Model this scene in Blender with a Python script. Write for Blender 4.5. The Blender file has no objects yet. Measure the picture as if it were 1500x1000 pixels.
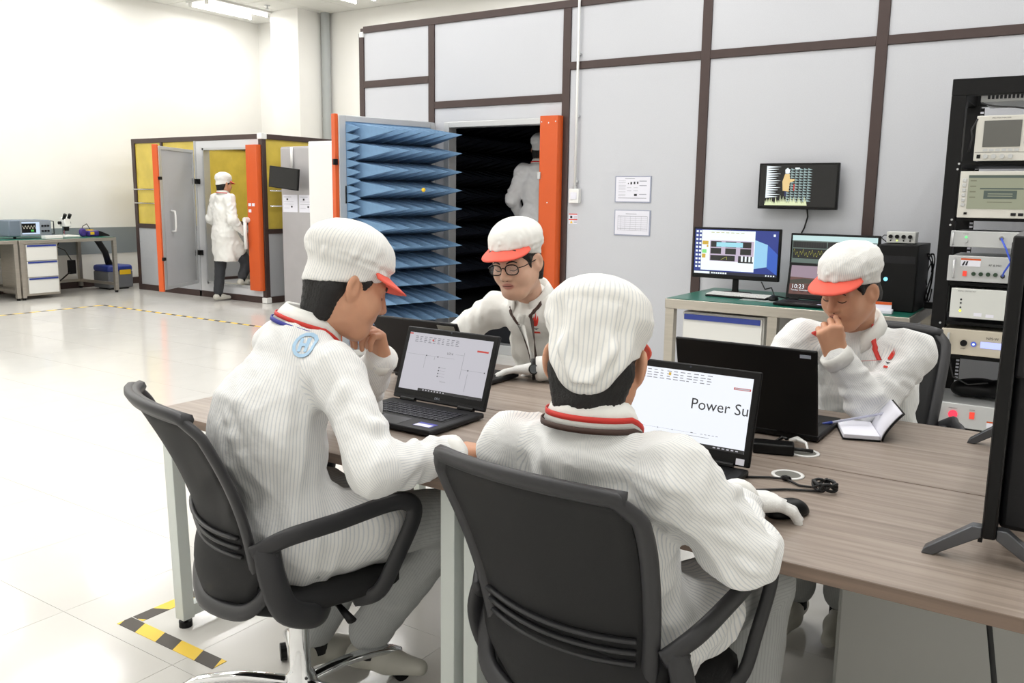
import bpy, bmesh, math, random
import numpy as np
from mathutils import Vector, Matrix
from mathutils.bvhtree import BVHTree
random.seed(7); np.random.seed(7)
scene = bpy.context.scene
COL = scene.collection
PI = math.pi
# ------------------------------------------------------------------ camera
cam_d = bpy.data.cameras.new('camera'); cam_d.sensor_width = 36.0
cam_d.lens = 1275.8/1500*36.0; cam_d.clip_start = .05; cam_d.clip_end = 60
cam = bpy.data.objects.new('camera', cam_d); COL.objects.link(cam); scene.camera = cam
YAW, PITCH, ROLL = 0.5871, -0.164, 0.0135
_F = Vector((-math.sin(YAW)*math.cos(PITCH), math.cos(YAW)*math.cos(PITCH), math.sin(PITCH)))
_R = Vector((math.cos(YAW), math.sin(YAW), 0)); _U = _R.cross(_F)
_R, _U = _R*math.cos(ROLL)+_U*math.sin(ROLL), _U*math.cos(ROLL)-_R*math.sin(ROLL)
CAMP = Vector((2.486, -1.631, 1.4415))
_m = Matrix((_R, _U, -_F)).transposed().to_4x4(); _m.translation = CAMP
cam.matrix_world = _m
# ------------------------------------------------------------------ world, exposure
world = bpy.data.worlds.new('world'); scene.world = world; world.use_nodes = True
world.node_tree.nodes['Background'].inputs[0].default_value = (.9, .93, 1, 1)
world.node_tree.nodes['Background'].inputs[1].default_value = .3
vs = scene.view_settings
vs.view_transform = 'Standard'; vs.look = 'None'; vs.gamma = 1; vs.use_curve_mapping = False
vs.exposure = 0.0
TUBE_W = 12.5     # watts of each fluorescent tube
# ------------------------------------------------------------------ materials
def lin(c):
    return tuple(((x/255)/12.92 if x/255 <= .04045 else ((x/255+.055)/1.055)**2.4) for x in c)
_mats = {}
def mat(name, rgb, rough=.5, metal=0, var=0., vscale=8, bump=0., bscale=60, alpha=1, trans=0, spec=.5, coat=0, emit=0, sheen=0, stretch=(1, 1, 1), sss=0):
    if name in _mats: return _mats[name]
    m = bpy.data.materials.new(name); m.use_nodes = True; nt = m.node_tree; N = nt.nodes; L = nt.links
    b = N['Principled BSDF']; c = lin(rgb)
    b.inputs['Base Color'].default_value = (*c, 1); b.inputs['Roughness'].default_value = rough
    b.inputs['Metallic'].default_value = metal; b.inputs['Alpha'].default_value = alpha
    b.inputs['Transmission Weight'].default_value = trans; b.inputs['Specular IOR Level'].default_value = spec
    b.inputs['Coat Weight'].default_value = coat; b.inputs['Sheen Weight'].default_value = sheen
    if sss:
        b.inputs['Subsurface Weight'].default_value = sss; b.inputs['Subsurface Radius'].default_value = (.012, .005, .003); b.inputs['Subsurface Scale'].default_value = 1
    if emit:
        b.inputs['Emission Color'].default_value = (*c, 1); b.inputs['Emission Strength'].default_value = emit
        b.inputs['Base Color'].default_value = (.02, .02, .02, 1)
    if var or bump:
        tc = N.new('ShaderNodeTexCoord'); mp = N.new('ShaderNodeMapping'); L.new(tc.outputs['Object'], mp.inputs[0]); mp.inputs['Scale'].default_value = stretch
    if var:
        n = N.new('ShaderNodeTexNoise'); n.inputs['Scale'].default_value = vscale; n.inputs['Detail'].default_value = 6; L.new(mp.outputs[0], n.inputs['Vector'])
        r = N.new('ShaderNodeMapRange'); r.inputs[1].default_value = .3; r.inputs[2].default_value = .7; r.inputs[3].default_value = 1-var; r.inputs[4].default_value = 1+var
        L.new(n.outputs[0], r.inputs[0])
        x = N.new('ShaderNodeVectorMath'); x.operation = 'SCALE'; x.inputs[0].default_value = c; L.new(r.outputs[0], x.inputs['Scale']); L.new(x.outputs[0], b.inputs['Base Color'])
    if bump:
        n2 = N.new('ShaderNodeTexNoise'); n2.inputs['Scale'].default_value = bscale; n2.inputs['Detail'].default_value = 3; L.new(mp.outputs[0], n2.inputs['Vector'])
        bp = N.new('ShaderNodeBump'); bp.inputs['Strength'].default_value = bump; bp.inputs['Distance'].default_value = .01; L.new(n2.outputs[0], bp.inputs['Height']); L.new(bp.outputs[0], b.inputs['Normal'])
    _mats[name] = m; return m
def stripe_mat(name, c1, c2, pitch, duty=.3, rough=.8, attr=True, axis=0, diag=0, bump=.0):
    """stripes along an arc-length attribute 'u' of the mesh (woven pinstripe) or along an object axis"""
    if name in _mats: return _mats[name]
    m = bpy.data.materials.new(name); m.use_nodes = True; nt = m.node_tree; N = nt.nodes; L = nt.links; b = N['Principled BSDF']
    b.inputs['Roughness'].default_value = rough
    if attr:
        a = N.new('ShaderNodeAttribute'); a.attribute_name = 'u'; src = a.outputs['Fac']
    else:
        tc = N.new('ShaderNodeTexCoord'); sp = N.new('ShaderNodeSeparateXYZ'); L.new(tc.outputs['Object'], sp.inputs[0]); src = sp.outputs[axis]
        if diag:
            ad = N.new('ShaderNodeMath'); ad.operation = 'MULTIPLY_ADD'; L.new(sp.outputs[1-axis], ad.inputs[0]); ad.inputs[1].default_value = diag; L.new(src, ad.inputs[2]); src = ad.outputs[0]
    d = N.new('ShaderNodeMath'); d.operation = 'DIVIDE'; L.new(src, d.inputs[0]); d.inputs[1].default_value = pitch
    fr = N.new('ShaderNodeMath'); fr.operation = 'FRACT'; L.new(d.outputs[0], fr.inputs[0])
    lt = N.new('ShaderNodeMath'); lt.operation = 'LESS_THAN'; L.new(fr.outputs[0], lt.inputs[0]); lt.inputs[1].default_value = duty
    mx = N.new('ShaderNodeMix'); mx.data_type = 'RGBA'; L.new(lt.outputs[0], mx.inputs[0]); mx.inputs[6].default_value = (*lin(c1), 1); mx.inputs[7].default_value = (*lin(c2), 1)
    L.new(mx.outputs[2], b.inputs['Base Color'])
    if bump:
        tc2 = N.new('ShaderNodeTexCoord'); n2 = N.new('ShaderNodeTexNoise'); n2.inputs['Scale'].default_value = 28; n2.inputs['Detail'].default_value = 3; L.new(tc2.outputs['Object'], n2.inputs['Vector'])
        bp = N.new('ShaderNodeBump'); bp.inputs['Strength'].default_value = bump; bp.inputs['Distance'].default_value = .012; L.new(n2.outputs[0], bp.inputs['Height']); L.new(bp.outputs[0], b.inputs['Normal'])
    _mats[name] = m; return m
def wood_mat(name, c1, c2, rough=.45):
    m = bpy.data.materials.new(name); m.use_nodes = True; nt = m.node_tree; N = nt.nodes; L = nt.links; b = N['Principled BSDF']; b.inputs['Roughness'].default_value = rough
    tc = N.new('ShaderNodeTexCoord'); mp = N.new('ShaderNodeMapping'); mp.inputs['Scale'].default_value = (1.1, 26, 26); L.new(tc.outputs['Object'], mp.inputs[0])
    n = N.new('ShaderNodeTexNoise'); n.inputs['Scale'].default_value = 2.2; n.inputs['Detail'].default_value = 7; n.inputs['Distortion'].default_value = .6; L.new(mp.outputs[0], n.inputs['Vector'])
    r = N.new('ShaderNodeValToRGB'); r.color_ramp.elements[0].position = .3; r.color_ramp.elements[1].position = .68
    r.color_ramp.elements[0].color = (*lin(c2), 1); r.color_ramp.elements[1].color = (*lin(c1), 1); L.new(n.outputs[0], r.inputs[0]); L.new(r.outputs[0], b.inputs['Base Color'])
    return m
# ------------------------------------------------------------------ mesh helpers
MW = {}
def link(o, parent=None):
    COL.objects.link(o)
    if parent is not None:
        o.parent = parent
        if parent in MW: MW[o] = MW[parent]
    return o
def tag(o, label=None, cat=None, group=None, kind=None):
    if label: o['label'] = label
    if cat: o['category'] = cat
    if group: o['group'] = group
    if kind: o['kind'] = kind
    return o
def thing(name, label, cat, loc=(0, 0, 0), rz=0, group=None, kind=None):
    o = bpy.data.objects.new(name, None); o.empty_display_size = .1; COL.objects.link(o)
    o.location = loc; o.rotation_euler = (0, 0, rz); MW[o] = Matrix.Translation(loc) @ Matrix.Rotation(rz, 4, 'Z')
    return tag(o, label, cat, group, kind)
def V(*a): return Vector(a)
def ortho(d):
    d = Vector(d).normalized(); a = Vector((0, 0, 1)) if abs(d.z) < .9 else Vector((1, 0, 0))
    x = d.cross(a).normalized(); return x, d.cross(x).normalized(), d
class MB:
    def __init__(s): s.v = []; s.f = []
    def add(s, vs, fs):
        b = len(s.v); s.v += [tuple(x) for x in vs]; s.f += [tuple(i+b for i in f) for f in fs]; return s
    def box(s, c, d, rz=0, R=None):
        x, y, z = d[0]/2, d[1]/2, d[2]/2; M = R if R is not None else Matrix.Rotation(rz, 3, 'Z'); c = Vector(c)
        return s.add([c+M@Vector((a*x, b*y, e*z)) for e in (-1, 1) for b in (-1, 1) for a in (-1, 1)], [(0, 2, 3, 1), (4, 5, 7, 6), (0, 1, 5, 4), (2, 6, 7, 3), (0, 4, 6, 2), (1, 3, 7, 5)])
    def b2(s, x0, x1, y0, y1, z0, z1): return s.box(((x0+x1)/2, (y0+y1)/2, (z0+z1)/2), (abs(x1-x0), abs(y1-y0), abs(z1-z0)))
    def cyl(s, p0, p1, r0, r1=None, n=16, caps=True):
        r1 = r0 if r1 is None else r1; p0 = Vector(p0); p1 = Vector(p1); x, y, d = ortho(p1-p0)
        vs = [p+x*r*math.cos(2*PI*i/n)+y*r*math.sin(2*PI*i/n) for p, r in ((p0, r0), (p1, r1)) for i in range(n)]
        fs = [(i, (i+1) % n, n+(i+1) % n, n+i) for i in range(n)]
        if caps: fs += [tuple(range(n-1, -1, -1)), tuple(range(n, 2*n))]
        return s.add(vs, fs)
    def tube(s, pts, r, n=8, closed=False, flat=None, up=None):
        """tube along points; flat=(a,b): elliptic section with b along 'up'"""
        pts = [Vector(p) for p in pts]; m = len(pts); rs = r if isinstance(r, (list, tuple)) else [r]*m; vs = []; px = None
        for i, p in enumerate(pts):
            a = pts[(i-1) % m] if (closed or i > 0) else p; b = pts[(i+1) % m] if (closed or i < m-1) else p
            d = (b-a).normalized()
            if up is not None: x = d.cross(Vector(up)).normalized()
            elif px is None: x = ortho(d)[0]
            else: x = (px-d*px.dot(d)).normalized()
            px = x; y = d.cross(x)
            fa, fb = flat or (1, 1)
            vs += [p+x*rs[i]*fa*math.cos(2*PI*k/n)+y*rs[i]*fb*math.sin(2*PI*k/n) for k in range(n)]
        fs = []
        for i in range(m if closed else m-1):
            j = (i+1) % m
            fs += [(i*n+k, i*n+(k+1) % n, j*n+(k+1) % n, j*n+k) for k in range(n)]
        if not closed: fs += [tuple(range(n-1, -1, -1)), tuple(range((m-1)*n, m*n))]
        return s.add(vs, fs)
    def lathe(s, prof, c=(0, 0, 0), axis=(0, 0, 1), n=24):
        x, y, d = ortho(axis); c = Vector(c); vs = []
        for r, h in prof: vs += [c+d*h+x*r*math.cos(2*PI*k/n)+y*r*math.sin(2*PI*k/n) for k in range(n)]
        m = len(prof); fs = [(i*n+k, i*n+(k+1) % n, (i+1)*n+(k+1) % n, (i+1)*n+k) for i in range(m-1) for k in range(n)]
        fs += [tuple(range(n-1, -1, -1)), tuple(range((m-1)*n, m*n))]
        return s.add(vs, fs)
    def prism(s, poly, o, ex, ey, depth):
        """poly: 2D outline on (ex,ey) at o, extruded by depth vector"""
        o = Vector(o); ex = Vector(ex); ey = Vector(ey); dp = Vector(depth); n = len(poly)
        a = [o+ex*p[0]+ey*p[1] for p in poly]; vs = a+[p+dp for p in a]
        return s.add(vs, [tuple(range(n-1, -1, -1)), tuple(range(n, 2*n))]+[(i, (i+1) % n, n+(i+1) % n, n+i) for i in range(n)])
    def grid(s, fn, nu, nv):
        vs = [fn(i/nu, j/nv) for j in range(nv+1) for i in range(nu+1)]; w = nu+1
        return s.add(vs, [(j*w+i, j*w+i+1, (j+1)*w+i+1, (j+1)*w+i) for j in range(nv) for i in range(nu)])
    def sphere(s, c, r, n=12, sc=(1, 1, 1)):
        c = Vector(c); vs = []
        for j in range(n//2+1):
            t = PI*j/(n//2)
            vs += [c+Vector((sc[0]*r*math.sin(t)*math.cos(2*PI*k/n), sc[1]*r*math.sin(t)*math.sin(2*PI*k/n), sc[2]*r*math.cos(t))) for k in range(n)]
        return s.add(vs, [(j*n+k, (j+1)*n+k, (j+1)*n+(k+1) % n, j*n+(k+1) % n) for j in range(n//2) for k in range(n)])
    def mesh(s, name, m, smooth=False):
        me = bpy.data.meshes.new(name); me.from_pydata(s.v, [], s.f); me.validate(); 
        bm = bmesh.new(); bm.from_mesh(me); bmesh.ops.remove_doubles(bm, verts=bm.verts, dist=1e-6); bmesh.ops.recalc_face_normals(bm, faces=bm.faces); bm.to_mesh(me); bm.free()
        if m is not None: me.materials.append(m)
        if smooth:
            me.polygons.foreach_set('use_smooth', [True]*len(me.polygons))
        return me
    def obj(s, name, m, parent=None, smooth=False, bevel=0, world=False, seg=2, solid=0, sub=0):
        if world and parent is not None and parent in MW:
            inv = MW[parent].inverted(); s.v = [tuple(inv@Vector(p)) for p in s.v]
        o = link(bpy.data.objects.new(name, s.mesh(name, m, smooth)), parent)
        if solid:
            q = o.modifiers.new('solid', 'SOLIDIFY'); q.thickness = solid; q.offset = 0
        if bevel:
            q = o.modifiers.new('bevel', 'BEVEL'); q.width = bevel; q.segments = seg; q.limit_method = 'ANGLE'; q.angle_limit = math.radians(40)
            o.data.polygons.foreach_set('use_smooth', [True]*len(o.data.polygons))
            try: o.data.set_sharp_from_angle(angle=math.radians(50))
            except Exception: pass
        if sub:
            q = o.modifiers.new('sub', 'SUBSURF'); q.levels = sub; q.render_levels = sub
        if parent is not None and parent in MW: MW[o] = MW[parent]
        elif parent is None: MW[o] = Matrix()
        return o
def sharp(o, deg=40):
    o.data.polygons.foreach_set('use_smooth', [True]*len(o.data.polygons)); o.data.set_sharp_from_angle(angle=math.radians(deg)); return o
def copy_tree(o, parent=None, loc=None, rz=None, label=None):
    c = o.copy(); COL.objects.link(c); c.parent = parent
    if loc is not None: c.location = loc
    if rz is not None: c.rotation_euler = (0, 0, rz)
    if label: c['label'] = label
    for ch in list(o.children): copy_tree(ch, c)
    return c
def text_mesh(txt, size, m, name='lettering', bold=0):
    cu = bpy.data.curves.new(name, 'FONT'); cu.body = txt; cu.size = size; cu.resolution_u = 3
    if bold: cu.offset = bold
    o = bpy.data.objects.new(name, cu); COL.objects.link(o)
    dg = bpy.context.evaluated_depsgraph_get(); me = bpy.data.meshes.new_from_object(o.evaluated_get(dg))
    bpy.data.objects.remove(o); bpy.data.curves.remove(cu)
    me.name = name; me.materials.clear(); me.materials.append(m); return me
class Flat:
    """flat print on a surface: o lower-left, ex right, ey up (unit vectors); children of parent in parent's space"""
    def __init__(s, o, ex, ey, parent, off=.0006):
        s.o = Vector(o); s.ex = Vector(ex).normalized(); s.ey = Vector(ey).normalized(); s.n = s.ex.cross(s.ey); s.p = parent; s.off = off; s.k = 0
    def P(s, x, y, l): return s.o+s.ex*x+s.ey*y+s.n*s.off*l
    def polys(s, name, polys, m, layer=1):
        b = MB()
        for q in polys: b.add([s.P(x, y, layer) for x, y in q], [tuple(range(len(q)))])
        me = bpy.data.meshes.new(name); me.from_pydata(b.v, [], b.f); me.materials.append(m)
        return link(bpy.data.objects.new(name, me), s.p)
    def rects(s, name, rs, m, layer=1): return s.polys(name, [[(a, b), (c, b), (c, d), (a, d)] for a, b, c, d in rs], m, layer)
    def text(s, txt, x, y, size, m, layer=2, bold=0, sx=1):
        me = text_mesh(txt, size, m, bold=bold)
        for v in me.vertices: v.co = s.P(x+v.co.x*sx, y+v.co.y, layer)
        return link(bpy.data.objects.new('lettering', me), s.p)
# ------------------------------------------------------------------ signed-distance modelling (bodies, clothes, soft things)
class SDF:
    def __init__(s): s.ops = []
    def cone(s, a, b, ra, rb=None, k=.03, sq=None, tagid=None):
        """round cone; sq=(axis, factor): flattened along axis by factor"""
        s.ops.append(('c', np.array(a, float), np.array(b, float), float(ra), float(ra if rb is None else rb), k, None if sq is None else (np.array(sq[0], float)/np.linalg.norm(sq[0]), sq[1]), tagid, 1)); return s
    def ell(s, c, r, R=None, k=.03, tagid=None, sign=1):
        s.ops.append(('e', np.array(c, float), np.array(r, float), np.eye(3) if R is None else np.array(R, float), None, k, None, tagid, sign)); return s
    def cut(s, c, r, R=None, k=.01): return s.ell(c, r, R, k, None, -1)
    def cutcone(s, a, b, ra, rb=None, k=.01):
        s.ops.append(('c', np.array(a, float), np.array(b, float), float(ra), float(ra if rb is None else rb), k, None, None, -1)); return s
    def plane(s, p, n, k=.004):
        """keep the side opposite to n"""
        n = np.array(n, float); s.ops.append(('p', np.array(p, float), n/np.linalg.norm(n), 0, 0, k, None, None, -1)); return s
    @staticmethod
    def ev(op, P):
        t = op[0]
        if t == 'p': return -((P-op[1])@op[2])
        if t == 'c':
            _, a, b, ra, rb, k, sq, _, _ = op
            ab = b-a; L2 = max(ab@ab, 1e-9); q = P-a; h = np.clip((q@ab)/L2, 0, 1)
            w = q-h[..., None]*ab; r = ra+(rb-ra)*h
            if sq is not None:
                ax, f = sq; c = w@ax; w = w+ax*(c*(1/f-1))[..., None]
                d = np.sqrt((w*w).sum(-1)); return (d-r)*(f if f < 1 else 1)
            return np.sqrt((w*w).sum(-1))-r
        _, c, r, R, _, k, _, _, _ = op
        q = (P-c)@R; k0 = np.sqrt(((q/r)**2).sum(-1)); k1 = np.sqrt(((q/(r*r))**2).sum(-1))+1e-9
        return np.where(k0 < 1e-6, -r.min(), k0*(k0-1)/k1)
    def bounds(s):
        lo = np.full(3, 9e9); hi = -lo
        for op in s.ops:
            if op[8] < 0: continue
            l, h = s.ob(op); lo = np.minimum(lo, l); hi = np.maximum(hi, h)
        return lo, hi
    @staticmethod
    def ob(op):
        if op[0] == 'c':
            r = max(op[3], op[4]); 
            if op[6] is not None: r *= max(1, op[6][1])
            return np.minimum(op[1], op[2])-r, np.maximum(op[1], op[2])+r
        e = np.sqrt(((op[3]*op[2])**2).sum(1)); return op[1]-e, op[1]+e
    def field(s, h):
        lo, hi = s.bounds(); lo = lo-3*h-.012; hi = hi+3*h+.012
        n = np.ceil((hi-lo)/h).astype(int)+1; F = np.full(n, .5, np.float32)
        ax = [lo[i]+h*np.arange(n[i]) for i in range(3)]
        for op in s.ops:
            k = op[5]
            if op[0] == 'p': i0 = np.zeros(3, int); i1 = n
            else:
                l, u = s.ob(op); m = k+3*h+.012
                i0 = np.clip(np.floor((l-m-lo)/h).astype(int), 0, n); i1 = np.clip(np.ceil((u+m-lo)/h).astype(int)+1, 0, n)
            if (i1 <= i0).any(): continue
            sl = tuple(slice(a, b) for a, b in zip(i0, i1))
            P = np.stack(np.meshgrid(ax[0][sl[0]], ax[1][sl[1]], ax[2][sl[2]], indexing='ij'), -1)
            d = s.ev(op, P); f = F[sl]
            if op[8] > 0: F[sl] = np.minimum(f, d)-np.maximum(k-np.abs(f-d), 0)**2/(4*k)
            else: F[sl] = np.maximum(f, -d)+np.maximum(k-np.abs(f+d), 0)**2/(4*k)
        return F, lo
    def mesh(s, h):
        F, lo = s.field(h); S = F < 0
        nx, ny, nz = F.shape
        cor = [(a, b, c) for a in (0, 1) for b in (0, 1) for c in (0, 1)]
        cnt = sum(S[a:nx-1+a, b:ny-1+b, c:nz-1+c].astype(np.int8) for a, b, c in cor)
        I = np.argwhere((cnt > 0) & (cnt < 8)); idx = np.full(cnt.shape, -1, np.int64); idx[tuple(I.T)] = np.arange(len(I))
        acc = np.zeros((len(I), 3)); num = np.zeros(len(I))
        for a in cor:
            for ax in range(3):
                if a[ax]: continue
                b = list(a); b[ax] = 1
                fa = F[tuple((I+a).T)]; fb = F[tuple((I+b).T)]; m = (fa < 0) != (fb < 0)
                t = np.where(m, fa/np.where(m, fa-fb, 1), 0); p = np.repeat(np.array(a, float)[None], len(I), 0); p[:, ax] = t
                acc += p*m[:, None]; num += m
        vts = lo+h*(I+acc/num[:, None]); quads = []
        for ax in range(3):
            o1, o2 = (ax+1) % 3, (ax+2) % 3
            A = [slice(None)]*3; B = [slice(None)]*3; A[ax] = slice(0, -1); B[ax] = slice(1, None)
            D = S[tuple(A)] != S[tuple(B)]; E = np.argwhere(D)
            E = E[(E[:, o1] > 0) & (E[:, o2] > 0) & (E[:, o1] < F.shape[o1]-1) & (E[:, o2] < F.shape[o2]-1)]
            if not len(E): continue
            e1 = np.zeros(3, int); e1[o1] = 1; e2 = np.zeros(3, int); e2[o2] = 1
            q = np.stack([idx[tuple((E-e1-e2).T)], idx[tuple((E-e2).T)], idx[tuple(E.T)], idx[tuple((E-e1).T)]], 1)
            inside = S[tuple(E.T)]; q[~inside] = q[~inside][:, ::-1]; quads.append(q)
        return vts, np.concatenate(quads)
    def nearest_tag(s, P):
        best = np.full(len(P), 9e9); tg = np.full(len(P), -1)
        for op in s.ops:
            if op[7] is None or op[8] < 0: continue
            d = s.ev(op, P); m = d < best; best[m] = d[m]; tg[m] = op[7]
        return tg
def np_mesh(name, vts, quads, m, u=None):
    me = bpy.data.meshes.new(name); vts = np.asarray(vts, np.float32)
    me.vertices.add(len(vts)); me.vertices.foreach_set('co', vts.ravel())
    me.loops.add(quads.size); me.loops.foreach_set('vertex_index', quads.ravel().astype(np.int32))
    me.polygons.add(len(quads)); me.polygons.foreach_set('loop_start', np.arange(len(quads), dtype=np.int32)*4)
    me.polygons.foreach_set('use_smooth', np.ones(len(quads), bool))
    if u is not None:
        a = me.attributes.new('u', 'FLOAT', 'POINT'); a.data.foreach_set('value', np.asarray(u, np.float32))
    me.update(calc_edges=True); me.materials.append(m); return me
def vnormals(v, q):
    n = np.cross(v[q[:, 2]]-v[q[:, 0]], v[q[:, 3]]-v[q[:, 1]]); N = np.zeros_like(v)
    for i in range(4): np.add.at(N, q[:, i], n)
    return N/(np.linalg.norm(N, axis=1)[:, None]+1e-12)
def smooth_v(v, q, it=1, lam=.5):
    for _ in range(it):
        a = np.zeros_like(v); c = np.zeros(len(v))
        for i in range(4):
            for j in (1, 3): np.add.at(a, q[:, i], v[q[:, (i+j) % 4]]); np.add.at(c, q[:, i], 1)
        v = v+lam*(a/np.maximum(c, 1)[:, None]-v)
    return v
def sdf_obj(name, s, h, m, parent, smooth=1):
    v, q = s.mesh(h); v = smooth_v(v, q, smooth)
    if parent in MW:
        inv = np.array(MW[parent].inverted()); v = v@inv[:3, :3].T+inv[:3, 3]
    return link(bpy.data.objects.new(name, np_mesh(name, v, q, m)), parent)
def in_frame(p, pad=0):
    d = Vector(p)-CAMP; z = d.dot(_F)
    if z < .2: return False
    x = 750+1275.8*d.dot(_R)/z; y = 500-1275.8*d.dot(_U)/z
    return -pad < x < 1500+pad and -pad < y < 1000+pad
# ------------------------------------------------------------------ palette
WHITE_WALL = mat('white_painted_wall', (241, 240, 236), .6, var=.015, vscale=2, bump=.02, bscale=90)
BROWN = mat('dark_brown_frame', (62, 46, 43), .45, var=.05, vscale=14)
PANEL = mat('speckled_grey_panel', (196, 198, 204), .24, var=.03, vscale=160, bump=.015, bscale=220)
STEEL = mat('brushed_steel', (182, 176, 166), .34, metal=.75, var=.06, vscale=6, stretch=(1, 1, 12))
CHROME = mat('polished_chrome', (225, 226, 228), .08, metal=1)
ALU = mat('satin_aluminium', (196, 198, 200), .35, metal=.55)
BLACK = mat('black_plastic', (9, 9, 10), .45, spec=.25)
DARK = mat('charcoal_plastic', (24, 24, 27), .5, spec=.3, bump=.03, bscale=400)
BLKMETAL = mat('black_painted_metal', (6, 6, 7), .5, spec=.25)
ORANGE = mat('orange_painted_metal', (206, 86, 30), .4, var=.03, vscale=4)
WHITEP = mat('white_plastic', (232, 232, 230), .35)
PAPER = mat('white_paper', (226, 226, 236), .75)
INK = mat('black_ink', (40, 40, 46), .8)
GREYINK = mat('grey_ink', (150, 152, 162), .8)
RED = mat('red_print', (214, 56, 44), .6)
BLUEP = mat('blue_plastic', (38, 58, 140), .4)
DRAWER = mat('white_drawer_front', (226, 226, 222), .4)
GREEN = mat('green_rubber_mat', (28, 104, 88), .28, var=.04)
CABLE = mat('black_cable', (14, 14, 16), .5)
YELLOW = mat('yellow_plastic', (240, 196, 40), .4)
# ------------------------------------------------------------------ room shell
GROUT = mat('floor_joint', (196, 192, 184), .5)
TILE = mat('cream_vinyl_tile', (215, 213, 208), .12, var=.02, vscale=3, spec=.5)
RX0, RX1, RY0, RY1, RZ = -10.3, 4.6, -2.6, 9.3, 4.41
floor = MB().b2(RX0, RX1, RY0, RY1, -.1, -.004).obj('floor', GROUT); tag(floor, 'glossy cream tiled floor of the test hall', None, None, 'structure')
pt = .61
def tiles(parent, name, m, zc, th, x_off, y_off, gap, bev):
    cells = []
    i0 = math.floor((RX0-x_off)/pt); j0 = math.floor((RY0-y_off)/pt)
    for i in range(i0, math.ceil((RX1-x_off)/pt)):
        for j in range(j0, math.ceil((RY1-y_off)/pt)):
            x0, x1 = max(RX0, x_off+i*pt), min(RX1, x_off+(i+1)*pt); y0, y1 = max(RY0, y_off+j*pt), min(RY1, y_off+(j+1)*pt)
            if x1-x0 > .05 and y1-y0 > .05: cells.append((x0+gap, x1-gap, y0+gap, y1-gap))
    key = lambda c: (V((c[0]+c[1])/2, (c[2]+c[3])/2, zc)-CAMP).length
    vis = sorted([c for c in cells if in_frame(((c[0]+c[1])/2, (c[2]+c[3])/2, zc), 60)], key=key)[:290]
    vset = set(vis); full = None
    for c in vis:
        w, d = c[1]-c[0], c[3]-c[2]
        if abs(w-(pt-2*gap)) < 1e-6 and abs(d-(pt-2*gap)) < 1e-6:
            if full is None: full = MB().box((0, 0, 0), (w, d, th)).mesh(name, m)
            me = full
        else: me = MB().box((0, 0, 0), (w, d, th)).mesh(name, m)
        o = link(bpy.data.objects.new(name, me), parent); o.location = ((c[0]+c[1])/2, (c[2]+c[3])/2, zc)
    b = MB()
    for c in cells:
        if c not in vset: b.b2(*c, zc-th/2, zc+th/2)
    tag(b.obj(name+'_remainder', m, parent), kind='stuff')
tiles(floor, 'floor_tile', TILE, -.003, .006, -.37, .48, .0008, 0)
CEILM = mat('ceiling_grid_metal', (225, 225, 222), .5)
CTILE = mat('white_ceiling_panel', (238, 238, 234), .7, bump=.05, bscale=120)
ceil = MB().b2(RX0, RX1, RY0, RY1, RZ+.012, RZ+.1).obj('ceiling', CEILM); tag(ceil, 'white suspended panel ceiling', None, None, 'structure')
tiles(ceil, 'ceiling_panel', CTILE, RZ+.006, .012, -10.3, .12, .007, 0)
tag(MB().b2(RX0-.1, RX0, RY0, RY1, -.1, RZ+.1).obj('wall_left', WHITE_WALL), 'white painted side wall behind the small yellow-windowed booth', None, None, 'structure')
tag(MB().b2(RX0-.1, RX1+.1, RY1, RY1+.1, -.1, RZ+.1).obj('wall_back', WHITE_WALL), 'white painted far wall', None, None, 'structure')
tag(MB().b2(RX1, RX1+.1, RY0, RY1, -.1, RZ+.1).obj('wall_right', WHITE_WALL), 'white wall past the equipment rack', None, None, 'structure')
tag(MB().b2(RX0-.1, RX1+.1, RY0-.1, RY0, -.1, RZ+.1).obj('wall_front', WHITE_WALL), 'white wall across from the shielded chambers', None, None, 'structure')
tag(MB().b2(-9.27, -8.62, 8.68, RY1, 0, RZ+.005).obj('column', WHITE_WALL), 'square white column in the far room corner', None, None, 'structure')
tag(MB().b2(RX0, RX0+.012, RY0, 7, .5, .9).obj('trim_1', mat('grey_wall_band', (138, 146, 150), .5)), 'grey painted band along the side wall', None, None, 'structure')
tag(MB().b2(RX0, RX0+.015, RY0, RY1, 0, .1).obj('baseboard_left', BROWN), 'dark baseboard of the side wall', None, None, 'structure')
pipe = MB().cyl((-8.53, 9.2, 0), (-8.53, 9.2, RZ+.004), .075, n=20).obj('drain_pipe', mat('grey_pipe', (172, 176, 176), .5), smooth=False)
sharp(pipe); tag(pipe, 'grey vertical pipe running up the far wall beside the white column', 'pipe')
# ceiling lights: twin fluorescent tubes
LAMP = mat('lit_fluorescent_tube', (255, 252, 246), emit=6)
def ceiling_light(x, y, i):
    t = thing('ceiling_light', 'twin fluorescent fitting on the ceiling right before the far white column' if (x, y) == (-9.5, 8.05) else 'twin fluorescent tube fitting on the white panel ceiling away from the column', 'ceiling light', (x, y, RZ), 0, 'fluorescent ceiling fittings')
    MB().b2(-.29, .29, -.61, .61, -.03, -.001).obj('tray', WHITEP, t, bevel=.005)
    for s in (-1, 1):
        MB().cyl((s*.2, -.58, -.065), (s*.2, .58, -.065), .02, n=12).obj('tube', LAMP, t, smooth=False)
        [MB().b2(s*.2-.025, s*.2+.025, e-.015, e+.015, -.09, -.03).obj('lamp_holder', WHITEP, t) for e in (-.595, .595)]
        ld = bpy.data.lights.new('tube_light', 'AREA'); ld.shape = 'RECTANGLE'; ld.size = .07; ld.size_y = 1.15; ld.energy = TUBE_W; ld.color = (1, .99, .98)
        lo = link(bpy.data.objects.new('tube_light', ld), t); lo.location = (s*.2, 0, -.088)
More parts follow.
